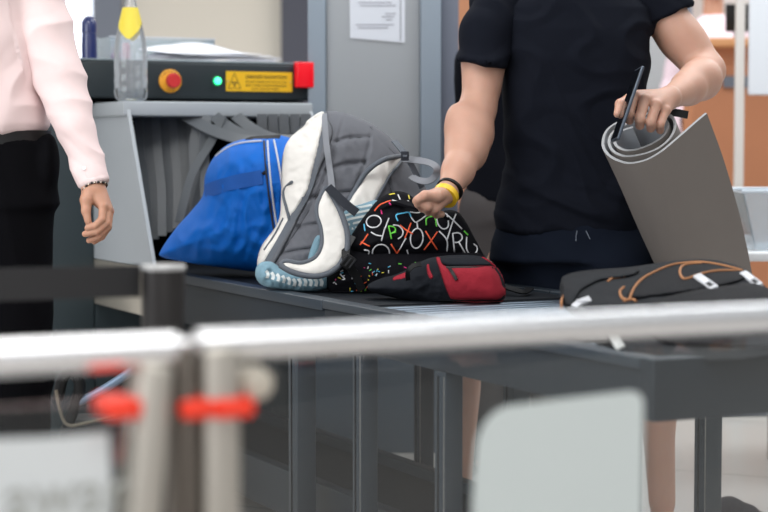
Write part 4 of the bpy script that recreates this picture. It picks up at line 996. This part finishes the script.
# right arm (left in picture) with hand closed over the bag's handle
def Pm(x, y, D_): return P(x, y, 5.15-(4.92-D_)*1.15)
a = SDF(.0026)
sh, mu, el = Pm(500, 2, 4.92), Pm(484, 60, 4.88), Pm(478, 108, 4.84)
a.chain([(sh, .066), (mu, .055), (el, .045)], .02)
a.ell(Pm(483, 72, 4.87), (.044, .044, .09), .03, ax=(Vector((1, 0, .12)).normalized(), Vector((0, 1, 0)), Vector((-.12, 0, 1)).normalized()))
f1, f2_, f3, wr_ = Pm(471, 134, 4.80), Pm(466, 150, 4.765), Pm(458, 171, 4.71), Pm(447, 193, 4.66)
a.chain([(el, .048), (f1, .057), (f2_, .052), (f3, .040), (wr_, .027)], .02)
a.ell(Pm(463, 134, 4.795), (.034, .038, .075), .045, ax=(Vector((1, 0, .35)).normalized(), Vector((0, 1, 0)), Vector((-.35, 0, 1)).normalized()))
kn = [Pm(421, 198.5, 4.62), Pm(423, 202.5, 4.60), Pm(428, 206, 4.60), Pm(435, 208.5, 4.61)]
for k, p in enumerate(kn): a.cone(wr_.lerp(p, .1), p, .021, .0135, .010)
for k, p in enumerate(kn):
    pip = p+Vector((-.010+.003*k, .016, -.007)); dip = pip+Vector((.006, .022, -.010)); tip = dip+Vector((.014, .008, .0))
    a.chain([(p, .0125), (pip, .0115), (dip, .010), (tip, .009)], .004)
th0, th1, th2 = Pm(437, 196, 4.60), Pm(425, 195.5, 4.585), Pm(418, 199.5, 4.59)
a.chain([(wr_, .018), (th0, .016), (th1, .0125), (th2, .0105)], .006); a.cone(th2, th2+Vector((-.001, .01, -.014)), .0105, .009, .004)
a.mesh(body, M_skin)
def Pm(x, y, D_): return P(x, y, 5.17-(4.93-D_))
# left arm (right in picture): elbow bent, fist on the mat roll
a = SDF(.0026)
sh, mu, el = Pm(655, 2, 4.93), Pm(680, 38, 4.93), Pm(706, 71, 4.88)
a.chain([(sh, .066), (mu, .056), (el, .048)], .02)
a.ell(Pm(684, 40, 4.90), (.052, .05, .085), .03, ax=(Vector((.75, 0, .66)).normalized(), Vector((0, 1, 0)), Vector((.66, 0, -.75)).normalized()))
f1, f2_, wr_ = Pm(700, 80, 4.80), Pm(688, 88, 4.70), Pm(669, 98, 4.56)
a.chain([(el, .050), (f1, .052), (f2_, .043), (wr_, .027)], .02)
a.ell(Pm(700, 78, 4.77), (.07, .045, .044), .02, ax=(Vector((-.5, -.8, -.2)).normalized(), Vector((.8, -.5, 0)).normalized(), Vector((0, 0, 1))))
a.cone(Pm(688, 25, 4.875), Pm(700, 52, 4.85), .0045, .004, .008); a.cone(Pm(696, 70, 4.742), Pm(680, 84, 4.652), .0045, .0035, .008)
kn = [Pm(634, 95.5, 4.50), Pm(645, 99.5, 4.485), Pm(656, 105, 4.485), Pm(665, 111, 4.50)]
for k, p in enumerate(kn): a.cone(wr_, p, .024, .0142, .012); a.ell(p+Vector((0, -.003, .003)), (.013, .012, .011), .004)
pips = [Pm(629, 114, 4.465), Pm(639.5, 119, 4.455), Pm(650.5, 122, 4.46), Pm(660, 124, 4.475)]
for k, (p, pip) in enumerate(zip(kn, pips)):
    r = (.0128, .0132, .0128, .0118)[k]
    dip = pip+Vector((.004, .022, -.016)); tip = dip+Vector((.006, .020, .004))
    a.chain([(p, r+.0005), (pip, r-.0004), (dip, r-.0022), (tip, r-.004)], .0035)
a.chain([(wr_.lerp(kn[0], .35)+Vector((0, .02, 0)), .02), (Pm(630, 99, 4.545), .0145), (Pm(620, 104, 4.525), .012), (Pm(617.5, 114, 4.50), .0098)], .006)
a.mesh(body, M_skin)
build('body', body, MT, auto=0)
# t-shirt
s = SDF(.0055)
zz = lambda py: P(577, py, 5.1).z
xx = lambda px: P(px, 150, 5.1).x
rows = []
for py, xl, xr, ry in ((236, 500, 654, .135), (215, 500, 652, .135), (190, 504, 649, .128), (160, 508, 646, .125), (125, 506, 647, .13), (90, 504, 649, .14), (60, 503, 650, .145), (30, 500, 652, .14), (8, 500, 654, .12), (-8, 520, 634, .10), (-28, 548, 606, .075)):
    rows.append((zz(py), (xx(xl)+xx(xr))/2, cy, (xx(xr)-xx(xl))/2, ry))
s.sec(rows, 2.5, .03)
s.ell(P(489, 12, 5.15), (.055, .075, .065), .03); s.ell(P(664, 10, 5.17), (.055, .075, .065), .03)
s.cut((0, 0, P(575, 232, 5.0).z), Vector((0, 0, -1)))
slv = []
a1_ = SDF(.0055); a1_.chain([(P(503, 4, 5.14), .070), (P(486, 32, 5.095), .067), (P(480.5, 78, 5.06), .0635)], .03); a1_.cut(P(481, 64, 5.1), Vector((-.20, 0, -1))); slv.append(a1_)
a1_ = SDF(.0055); a1_.chain([(P(648, 2, 5.16), .072), (P(668, 20, 5.165), .070), (P(690, 50, 5.16), .066)], .03); a1_.cut(P(665, 17, 5.16), Vector((.42, 0, -.9))); slv.append(a1_)
def tee_d(v, n):
    x, z = v.x-cx, v.z; w = .006*noise.noise(Vector((v.x*5, v.y*5, v.z*7)))
    w += .010*max(0, ridge(x*6+z*5, z*7-x*3, 1.7)-.45)*1.6
    lowm = max(0, min(1, (1.12-z)/.2)); w += .018*lowm*max(0, ridge(x*4+z*2, z*16+x*7, 5)-.35)
    w += .012*max(0, 1-abs(z-1.1)/.35)*max(0, ridge(x*14+z*4, z*3, 2.2)-.5)
    return w
tm = MB(); s.mesh(tm, M_tee, tee_d)
for w__ in slv: w__.mesh(tm, M_tee, tee_d)
tee = build('t_shirt', tm, MT, auto=0)
# shorts
s = SDF(.008)
s.sec([(zz(262), xx(576), cy, R_(85), .15), (zz(215), xx(576), cy, R_(74), .13)], 2.4, .04)
s.cone(P(545, 275, 5.22), (kR.x+.015, kR.y, .56), .125, .085, .04); s.cone(P(608, 275, 5.17), (kL.x-.01, kL.y, .56), .125, .085, .04)
s.cut((0, 0, .535), (0, 0, -1))
q = MB(); s.mesh(q, M_shorts, lambda v, n: .006*max(0, ridge(v.x*9+v.z*4, v.z*4-v.x*2, 3)-.3)+.004*noise.noise(v*8)); sh_ = build('shorts', q, MT, auto=0)
q = MB(); q.tube([P(577, 231, 5.035), P(576, 236, 5.02), P(576, 241, 5.01)], .0014, mat('pale_drawstring', (96, 104, 116), .7), 8); q.tube([P(586, 231, 5.035), P(588, 235, 5.02), P(590, 239, 5.01)], .0014, MATS['pale_drawstring'], 8); build('drawstring', q, sh_)
hr = SDF(.008); hr.ell((cx, cy+.0, hz+.035), (.086, .105, .1)); hr.cut((cx, cy-.06, hz+.03), Vector((0, -1, -.7))); q = MB(); hr.mesh(q, M_hair); build('hair', q, MT, auto=0)
for an_, s_ in ((aR, -1), (aL, 1)):
    q = MB(); f = SDF(.006); f.cone((an_.x, an_.y+.03, .012), (an_.x+s_*.03, an_.y-.2, .012), .045, .045, .01); f.cut((0, 0, .014), (0, 0, 1)); f.cut((0, 0, .001), (0, 0, -1)); f.mesh(q, M_black)
    build('sandal', q, MT, auto=0)
# wristbands
def band(name, c, ax, r, w, th_, m, label, parent=None):
    ax = ax.normalized(); q = MB(); q.lathe(c-ax*(w/2), [(r, 0), (r+th_, .0005), (r+th_, w-.0005), (r, w)], m, 36, ax)
    return build(name, q, parent, label=label, cat='wristband' if parent is None else None)
def Pm(x, y, D_): return P(x, y, 5.15-(4.92-D_)*1.15)
axR = Pm(456, 176, 4.70)-Pm(438, 204, 4.63)
band('wristband', Pm(445.5, 195.5, 4.655), axR, .0335, .018, .002, mat('yellow_band', (234, 190, 40), .4), 'yellow wristband on the hand gripping the letter-print bag')
band('wristband', Pm(449.8, 189.5, 4.67), axR, .0345, .008, .003, M_black, 'thin black wristband above the yellow one')
# phone
p0 = P(615, 141, 4.685); p1 = P(640, 68, 4.70)
ez = (p1-p0).normalized(); ex = Vector((.10, -1, .1)); ex = (ex-ez*ex.dot(ez)).normalized(); ey = ez.cross(ex)
ph = thing('smartphone', (p0), 'black smartphone held upright between thumb and fingers above the mat', 'phone')
c = (p0+p1)/2
ez2 = ez
q = MB(); q.box(c, .075, .0085, (p1-p0).length, mat('phone_frame', (84, 92, 104), .3, .6), ex=ex, ey=ey, ez=ez, bev=.003); build('phone_body', q, ph)
q = MB(); q.box(c-ey*.0046, .068, .0008, (p1-p0).length-.012, mat('phone_glass', (10, 11, 14), .12), ex=ex, ey=ey, ez=ez); build('screen', q, ph)
# foam mat
M_mat = mat('taupe_foam', (124, 117, 112), .85, bump=.25, bscale=500, var=.03, vscale=10)
M_matin = mat('grey_foil_foam', (168, 172, 178), .7, bump=.5, bscale=250)
c0 = P(641, 141, 4.76); axw = (P(706, 292, 5.06)-c0).normalized()
LENM = .60

def pm(px, py): return onplane(px, py, c0, axw)
prof = [(706, 113), (692, 125), (676, 139), (660, 152), (645, 160), (628, 163), (613, 158), (605, 150), (603, 141), (607, 130), (618, 122), (634, 116), (652, 113), (666, 113), (673, 118), (675, 127), (670, 138), (658, 148), (642, 154), (625, 156), (613, 151), (609, 142), (612, 133), (622, 126), (636, 120), (652, 117), (663, 118), (668, 125), (664, 135), (653, 143), (638, 149), (625, 150), (616, 145), (615, 138), (621, 131), (633, 127)]
pf = [pm(x, y) for x, y in sp2(prof, 6)]
nrmax = axw
vs = []; fs = []; mi = []
n = len(pf); NL = 24; th_ = .0075
nm = []
for i in range(n):
    tt = (pf[min(i+1, n-1)]-pf[max(i-1, 0)]).normalized(); nm.append(tt.cross(axw).normalized())
# direction so that the outer side faces the viewer
def bend(p, s, i):
    # the free flap hangs slightly inwards along the length
    u = max(0, 1-i/(n*.10)); q_ = p+axw*(s*LENM)
    q_ = q_+Vector((-.05*u*s*s-.0*u*s, .02*u*s, 0))
    q_ = q_+Vector((0, 0, -.02*u*s*s))
    return q_
for side_ in (0, 1):
    for i in range(n):
        for j in range(NL+1):
            s_ = j/NL; p = bend(pf[i], s_, i)+nm[i]*(th_*(side_-.5)); p += nm[i]*(.0012*noise.noise(Vector((i*.08, s_*6, 2)))); vs.append(p)
W1 = NL+1; off2 = n*W1
q = MB(); fo = []; fi_ = []; fe = []
for i in range(n-1):
    for j in range(NL):
        a_ = i*W1+j; f = (a_, a_+1, a_+W1+1, a_+W1); fo.append(f); fi_.append(tuple(x+off2 for x in f[::-1]))
for i in range(n-1):
    for j in (0, NL): a_ = i*W1+j; fe.append((a_, a_+W1, a_+W1+off2, a_+off2) if j == 0 else (a_, a_+off2, a_+W1+off2, a_+W1))
for i in (0, n-1):
    for j in range(NL): a_ = i*W1+j; fe.append((a_, a_+1, a_+1+off2, a_+off2))
M_medge = mat('pale_foam_edge', (158, 160, 162), .8, bump=.2, bscale=400)
q.v = [tuple(v) for v in vs]; q.mats = [M_mat, M_matin, M_medge]; q.f = fo+fi_+fe; q.mi = [1]*len(fo)+[0]*len(fi_)+[2]*len(fe)
mt = build('rolled_mat', q, label='rolled taupe foam exercise mat hanging from the fist', cat='mat', auto=50)
# strap on the mat (black tab near the wrist)
q = MB(); q.ribbon([P(668, 112, 4.86), P(678, 113, 4.86), P(688, 115, 4.86)], .021, .004, M_black, nrm=Vector((0, -1, .2))); build('mat_strap', q, mt)

SDF.rs = 1.0
# ================================================================== OFFICER AT LEFT
OT = thing('person', P(-20, 200, 4.85).xy.to_3d(), 'person in pale pink dress shirt and black trousers standing at the left edge', 'person')
ox, oy = P(-32, 150, 4.85).x, P(-32, 150, 4.85).y
body = MB(); b = SDF(.009); hz = 1.80
b.ell((ox, oy-.02, hz), (.076, .098, .12)); b.ell((ox, oy-.05, hz-.075), (.05, .055, .05), .03); b.cone((ox, oy, hz-.09), (ox, oy+.02, hz-.24), .055, .06, .03); b.ell((ox, oy-.12, hz-.02), (.013, .02, .024), .012); b.ell((ox, oy-.105, hz-.062), (.025, .012, .008), .008)
for s in (-1, 1):
    b.ell((ox+s*.078, oy-.01, hz-.01), (.010, .02, .032), .006); b.cone((ox+s*.04, oy+.02, hz-.24), (ox+s*.16, oy, 1.54), .05, .05, .04)
    b.chain([((ox+s*.1, oy, 1.0), .09), ((ox+s*.11, oy, .55), .055), ((ox+s*.11, oy+.02, .1), .04)], .02); b.cone((ox+s*.11, oy+.02, .045), (ox+s*.13, oy-.16, .035), .036, .03)
b.sec([(.98, ox, oy, .15, .09), (1.2, ox, oy, .14, .09), (1.54, ox, oy, .17, .09)], 2.3, .04)
# far arm
b.chain([((ox-.19, oy, 1.54), .05), ((ox-.25, oy+.02, 1.24), .042), ((ox-.24, oy-.08, 1.0), .027)], .02)
w_ = Vector((ox-.24, oy-.08, 1.0)); b.cone(w_, w_+Vector((0, -.01, -.07)), .03, .032)
for k in range(4): b.cone(w_+Vector((0, -.035+k*.02, -.08)), w_+Vector((.01, -.04+k*.02, -.16)), .010, .008, .004)
b.cone(w_+Vector((0, -.03, -.02)), w_+Vector((.01, -.06, -.09)), .011, .009, .006)
b.mesh(body, M_skin2)
a = SDF(.0024)
def Po(x, y, D_=4.68): return P(x, y, D_)
a.chain([(Po(30, -38, 4.80), .055), (Po(60, 78, 4.78), .045), (Po(92, 183, 4.70), .029)], .02)
wr_ = Po(94, 190, 4.69)
kn = [Po(103, 206, 4.665), Po(107.5, 209, 4.68), Po(109.5, 211, 4.70), Po(109, 213, 4.72)]
for k, p in enumerate(kn): a.cone(wr_, p, .026, .0125, .012)
fing = [((103, 206, 4.665), (102, 219, 4.655), (95, 226, 4.65), (87.5, 228, 4.65)),
        ((107.5, 209, 4.68), (106.5, 223, 4.665), (97, 231.5, 4.655), (85, 234, 4.655)),
        ((109.5, 211, 4.70), (108, 227, 4.685), (99, 236, 4.67), (89, 240.5, 4.67)),
        ((109, 213, 4.72), (108, 228, 4.71), (102, 237, 4.70), (94, 242, 4.69))]
for k, f in enumerate(fing):
    r = (.0095, .0098, .0094, .0085)[k]; a.chain([(Po(*f[0]), r+.0015), (Po(*f[1]), r+.0005), (Po(*f[2]), r-.0005), (Po(*f[3]), r-.0015)], .0028)
a.chain([(Po(90, 192, 4.68), .022), (Po(86.5, 200, 4.665), .0165), (Po(86, 211, 4.655), .0115), (Po(88, 221, 4.65), .0092)], .006)
a.mesh(body, M_skin2)
build('body', body, OT, auto=0)
s = SDF(.0055); zo = lambda py: P(0, py, 4.85).z; xo = lambda px: P(px, 150, 4.85).x
rows = [(zo(py), (xo(l)+xo(r))/2, oy, (xo(r)-xo(l))/2, ry) for py, l, r, ry in ((134, -104, 42, .135), (124, -108, 47, .145), (100, -108, 44, .145), (60, -108, 40, .15), (20, -110, 38, .15), (-20, -112, 42, .14), (-45, -95, 28, .11), (-62, -62, 0, .08))]
s.sec(rows, 2.4, .03)
s.chain([(Po(24, -38, 4.81), .075), (Po(44, 20, 4.80), .066), (Po(60, 78, 4.78), .060), (Po(76, 130, 4.74), .050), (Po(90, 170, 4.71), .038), (Po(95, 184, 4.695), .034)], .010)
s.chain([((ox-.19, oy, 1.54), .07), ((ox-.25, oy+.02, 1.24), .058), ((ox-.24, oy-.07, 1.03), .042)], .03)
s.cut(Po(94, 182.5, 4.69), Vector((.32, 0, -1)), (tuple(Po(97, 195, 4.69)), .06))
s.cut((0, 0, zo(131.5)), Vector((0, 0, -1)), (tuple(P(-32, 134, 4.85)), .21))
sa, sb = Po(24, -38, 4.8), Po(95, 184, 4.7); sd = (sb-sa).normalized()
def shirt_d(v, n):
    q_ = Vector(v); tt = (q_-sa).dot(sd); w = .003*noise.noise(q_*9)
    arm = 1 if (q_-(sa+sd*tt)).length < .09 else 0
    w += arm*.013*max(0, ridge(q_.x*9+q_.z*8, q_.z*8-q_.x*3, 2)-.3)
    w += (1-arm)*.014*max(0, ridge(q_.x*8-q_.z*6, q_.z*4+q_.x*4, 7)-.3); return w
q = MB(); s.mesh(q, M_shirt, shirt_d); shp = build('dress_shirt', q, OT, auto=0)
axc = (Po(95, 184, 4.695)-Po(88, 165, 4.715)).normalized()
q = MB(); c = Po(91, 172, 4.708); q.lathe(c, [(.037, 0), (.0405, .001), (.0395, .03), (.037, .037), (.034, .037)], M_shirt, 40, axc); build('cuff', q, shp)
for (x, y) in ((84, 168), (88, 179)): q = MB(); q.disc(Po(x, y, 4.666), .005, Vector((-.2, -1, 0)), M_white, .002, 14); build('cuff_button', q, shp)
# shirt tail seam, trousers, belt
s = SDF(.008); s.sec([(zo(205), ox, oy, R_(84), .14), (zo(138), ox, oy, R_(76), .125)], 2.4, .04)
for sg_ in (-1, 1): s.chain([((ox+sg_*.1, oy, .93), .125), ((ox+sg_*.115, oy, .5), .10), ((ox+sg_*.115, oy+.01, .08), .08)], .03)
s.ell(P(50, 160, 4.82), (.02, .05, .06), .02)
s.cut((0, 0, .04), (0, 0, -1))
q = MB(); s.mesh(q, M_trou, lambda v, n: .006*max(0, ridge(v.x*9+v.z*3, v.z*3, 3)-.3)); build('trousers', q, OT, auto=0)
q = MB(); ring = [Vector((ox+math.cos(k/48*2*PI)*(R_(76)+.004), oy+math.sin(k/48*2*PI)*.130, zo(137.5))) for k in range(48)]
vs = []
for p in ring:
    for dz, dr in ((-.018, 0), (-.018, .004), (.018, .004), (.018, 0)): d_ = Vector((p.x-ox, p.y-oy, 0)).normalized(); vs.append(p+d_*dr+Z*dz)
fs = []
for i in range(48):
    j = (i+1) % 48
    for k in range(4): fs.append((i*4+k, j*4+k, j*4+(k+1) % 4, i*4+(k+1) % 4))
q.add(vs, fs, M_belt); build('belt', q, OT)
hr = SDF(.009); hr.ell((ox, oy+.0, hz+.035), (.084, .105, .1)); hr.cut((ox, oy-.06, hz+.03), Vector((0, -1, -.7))); q = MB(); hr.mesh(q, M_hair); build('hair', q, OT, auto=0)
for s_ in (-1, 1): q = MB(); f = SDF(.008); f.cone((ox+s_*.115, oy+.05, .05), (ox+s_*.135, oy-.19, .04), .05, .042, .02); f.cut((0, 0, .002), (0, 0, -1)); f.mesh(q, M_belt); build('shoe', q, OT, auto=0)
# bracelet
q = MB(); c = Po(94.5, 188.5, 4.69); e1 = axc.cross(Vector((0, 1, 0))).normalized(); e2 = axc.cross(e1).normalized()
Mbr = mat('bracelet_silver', (170, 160, 150), .25, .9)
for k in range(26):
    an = k/26*2*PI; p = c+(e1*math.cos(an)+e2*math.sin(an))*.0335+axc*(.002*math.sin(an*3)); q.lathe(p-axc*.0035, [(.001, 0), (.0032, .0015), (.0036, .0035), (.0032, .0055), (.001, .007)], Mbr if k % 2 else M_belt, 8, axc)
build('bracelet', q, label='thin silver and dark bead bracelet on the hanging wrist', cat='bracelet')

# ================================================================== QUEUE BARRIER POST
DQ = 2.85; qp = P(163, 266, DQ)
t = thing('queue_post', (qp.x, qp.y, 0), 'dark metal queue post with pale cap and black retractable belt', 'barrier post')
M_qp = mat('dark_brushed_post', (58, 56, 56), .35, .6)
q = MB(); q.lathe((qp.x, qp.y, 0), [(.034, .02), (.034, qp.z-.006)], M_qp, 32); build('pole', q, t)
q = MB(); q.lathe((qp.x, qp.y, 0), [(.16, 0), (.16, .012), (.05, .025)], M_qp, 40); build('base', q, t)
q = MB(); q.lathe((qp.x, qp.y, qp.z-.006), [(.0355, 0), (.0365, .004), (.034, .008)], mat('cap_metal', (176, 176, 176), .35, .5), 32); build('cap', q, t)
zq = P(140, 281, DQ).z
q = MB(); q.ribbon([Vector((qp.x-.036, qp.y-.0, zq)), qp+V*-.35-Z*(qp.z-zq)+Z*.003+Vector((0, .0, 0)), Vector((qp.x-.75, qp.y-.12, zq+.008))], .050, .0025, mat('black_belt_web', (32, 31, 33), .6), nrm=Vector((.1, -1, 0))); build('retractable_belt', q, t)

# ================================================================== GLASS BARRIER IN FRONT
RZ = .90
g0 = onz(200, 346, RZ); g0.z = 0
gU = V.copy(); gN = -U
def G(s_, n_=0, z_=0): return g0+gU*s_+gN*n_+Z*z_
def gs(px, py=350): # position along the barrier seen at this pixel
    return (onplane(px, py, g0, U)-g0).dot(gU)
M_gl = glassmat('barrier_glass', (.90, .92, .92), ior=1.42, rough=.03, haze=.015, hazecol=(.7, .68, .66))
M_post = mat('satin_post', (204, 198, 188), .38, .85)
gb = thing('glass_barrier', G(.6), 'long glass barrier with thick stainless handrail across the foreground right', 'barrier')
q = MB(); pts = [G(gs(196)+k*.1, 0, RZ) for k in range(11)]; q.tube(pts, .0172, M_steelrail, 28); build('handrail', q, gb)
q = MB(); q.box(G((gs(238)+gs(238)+1.0)/2, 0, .45), 1.0, .010, .84, M_gl, ex=gU, ey=U); build('glass_panel', q, gb, smooth=False)
sx = gs(215); q = MB(); q.box(G(sx, 0, .45), .040, .045, .90, M_post, ex=gU, ey=U, bev=.006); build('post', q, gb)
gb2 = thing('glass_barrier', G(gs(100)), 'glass barrier section with stainless handrail at the lower left', 'barrier')
q = MB(); e = gs(174); pts = [G(e-k*.05, 0, RZ-.002) for k in range(8)]; q.tube(pts, .0175, M_steelrail, 28); build('handrail', q, gb2)
q = MB(); q.box(G(gs(130)-.25, 0, .45), .5, .010, .80, M_gl, ex=gU, ey=U); build('glass_panel', q, gb2, smooth=False)
q = MB(); top = G(gs(152), 0, .885); bot = top+gU*-.08-Z*.885; bot.z = 0
dv = (top-bot).normalized(); ex_ = (gU-dv*gU.dot(dv)).normalized(); q.box((top+bot)/2, .034, .045, (top-bot).length, M_post, ex=ex_, ey=U, ez=dv, bev=.006); build('post', q, gb2)
gp = thing('gate_post', G(gs(192)), 'stainless post between the two glass barriers', 'post')
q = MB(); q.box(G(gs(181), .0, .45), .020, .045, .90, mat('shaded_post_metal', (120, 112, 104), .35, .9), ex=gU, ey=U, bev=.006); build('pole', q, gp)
q = MB(); q.box(G(gs(181), 0, .905), .022, .047, .008, M_steelrail, ex=gU, ey=U, bev=.003); build('cap', q, gp)
M_tie = mat('orange_red_tie', (255, 62, 34), .5)
def tie(px, py, w, par, ztweak=0):
    s_ = gs(px, py); z_ = onplane(px, py, g0, U).z; q = MB(); q.box(G(s_, .004, z_), w, .058, .020, M_tie, ex=gU, ey=U, bev=.006); return build('red_clamp', q, par, label='orange-red clamp')
tie(224, 405, .046, gb); tie(188, 406, .033, gp); tie(116, 406, .036, gb2)
q = MB(); s_ = gs(252, 382); z_ = onplane(252, 382, g0, U).z; q.lathe(G(s_, .008, z_), [(.017, -.02), (.018, 0), (.016, .012), (.008, .016)], mat('beige_knob', (196, 188, 174), .4), 24, gN); build('glass_clip', q, gb)
# signs on the glass
def on_g(px, py, d=.008): return onplane(px, py, G(0, d, 0), U)
M_sign = mat('frosted_sign', (208, 216, 215), .6)
o_ = [(472, 600), (473, 470), (477, 445), (490, 420), (510, 405), (535, 400), (630, 390), (640, 392), (643, 400), (641, 470), (636, 600)]
oo = sp2(o_[:], 5, True) if False else []
path = [(471, 600), (472, 500), (475, 455)]+[(475+40*(1-math.cos(x))**1.0, 455-50*math.sin(x)) for x in [i*PI/2/10 for i in range(1, 11)]]+[(560, 399), (630, 391)]+[(630+12*math.sin(x), 391+12*(1-math.cos(x))) for x in [i*PI/2/6 for i in range(1, 7)]]+[(641, 500), (637, 600)]
q = MB(); q.prism([on_g(x, y) for x, y in path], gN*.003, M_sign); build('frosted_sign', q, smooth=False, label='blank pale grey rounded sign fixed on the foreground glass', cat='sign')
q = MB(); M_sp = mat('foreground_paper', (222, 226, 227), .7)
q.prism([on_g(x, y) for x, y in [(-40, 440), (50, 437), (109, 432), (111, 480), (112, 600), (-40, 600)]], gN*.001, M_sp)
o1 = on_g(4, 520, .0095); q.text('aware', o1, gU, Z, .030, mat('faded_ink', (178, 180, 176), .8), th=.001)
build('paper_sign', q, smooth=False, label='white paper sign with faded grey lettering on the left foreground glass', cat='sign')
# red ribbon hanging behind
q = MB(); q.ribbon(smooth_path([on_g(131, 410, -.03), on_g(127, 430, -.035), on_g(122, 450, -.035), on_g(119, 462, -.03)], 4), .010, .001, mat('dull_red_ribbon', (150, 52, 48), .7)); build('red_ribbon', q, gb2, label='dull red ribbon')

# black shoulder bag standing under the conveyor at left
cb = P(100, 430, 4.3); fl = .0
t = thing('black_case', (cb.x, cb.y, 0), 'black wheeled case with curved handle standing below the queue belt', 'case')
q = MB(); zc = P(100, 400, 4.3).z; q.box((cb.x+.0, cb.y+.08, zc/2-.02+.01), .20, .16, zc-.08, M_black, bev=.03); build('shell', q, t)
q = MB(); q.tube(smooth_path([P(78, 402, 4.26), P(95, 394, 4.24), P(112, 384, 4.23), P(133, 370, 4.22)], 5), .010, mat('blue_grey_bar', (104, 120, 140), .35, .4), 10); build('handle_bar', q, t)
q = MB(); q.tube(smooth_path([P(58, 398, 4.26), P(63, 378, 4.24), P(72, 372, 4.24), P(80, 384, 4.24), P(76, 402, 4.26), P(66, 430, 4.3)], 5), .014, M_black, 10); build('curved_grip', q, t)
q = MB(); q.tube(smooth_path([P(56, 390, 4.22), P(60, 410, 4.22), P(68, 425, 4.22), P(90, 422, 4.22), P(125, 414, 4.22)], 5), .004, mat('worn_tan_edge', (96, 88, 76), .5), 8); build('piping', q, t)
# dark bag on the floor at lower right
fb = onz(730, 516, 0); t = MB(); puff(t, [(704, 512), (714, 502), (732, 497), (744, 502), (758, 509), (768, 530), (730, 540), (705, 530)], (fb-O).dot(FW), .04, .1, .05, mat('dark_plum', (30, 24, 32), .7, spec=.15), res=2, zmin=.002)
build('shoulder_bag', t, label='dark plum bag lying on the floor at lower right', cat='bag', auto=0)

# ================================================================== LIGHT
w = bpy.data.worlds.new('world'); scene.world = w; w.use_nodes = True; nt = w.node_tree; bg = nt.nodes['Background']
tc = nt.nodes.new('ShaderNodeTexCoord'); sx_ = nt.nodes.new('ShaderNodeSeparateXYZ'); nt.links.new(tc.outputs['Generated'], sx_.inputs[0])
cr = nt.nodes.new('ShaderNodeValToRGB'); nt.links.new(sx_.outputs['Z'], cr.inputs[0])
cr.color_ramp.elements[0].position = 0; cr.color_ramp.elements[0].color = (.40, .39, .385, 1)
cr.color_ramp.elements[1].position = .6; cr.color_ramp.elements[1].color = (.95, .98, 1.0, 1)
nt.links.new(cr.outputs[0], bg.inputs[0]); bg.inputs[1].default_value = .72
def area(name, loc, rot, sx__, sy__, e, col=(1, 1, 1)):
    l = bpy.data.lights.new(name, 'AREA'); l.shape = 'RECTANGLE'; l.size = sx__; l.size_y = sy__; l.energy = e; l.color = col
    o = bpy.data.objects.new(name, l); COL.objects.link(o); o.location = loc; o.rotation_euler = rot; return o
area('ceiling_lamp', (-1.2, 3.2, 3.4), (0, 0, 0), 3.0, 1.2, 75, (1, .98, .95))
area('ceiling_lamp', (1.6, 5.8, 3.4), (0, 0, 0), 3.0, 1.2, 80, (.95, .98, 1))
area('ceiling_lamp', (-2.5, 8.5, 3.4), (0, 0, 0), 4, 1.2, 110, (1, .98, .95))
area('ceiling_lamp', (2.5, 9.5, 3.4), (0, 0, 0), 4, 1.2, 120, (1, .98, .95))
area('added_soft_light', (-5, 1.0, 2.4), (math.radians(62), 0, math.radians(-55)), 4, 2.5, 190, (.94, .97, 1))  # added unseen light from the front left, for less flat shading
area('ceiling_lamp', (.6, .9, 3.3), (0, 0, 0), 3.2, .9, 45, (1, .99, .97))  # added overhead light, brightens the handrail top and the glass signs
area('added_soft_light', (1.0, -2.6, 2.2), (math.radians(80), 0, 0), 5, 2.2, 45, (.97, .98, 1))  # added fill behind the camera, lifts the surfaces facing it
scene.view_settings.view_transform = 'Standard'; scene.view_settings.look = 'None'; scene.view_settings.exposure = -.12; scene.view_settings.gamma = 1
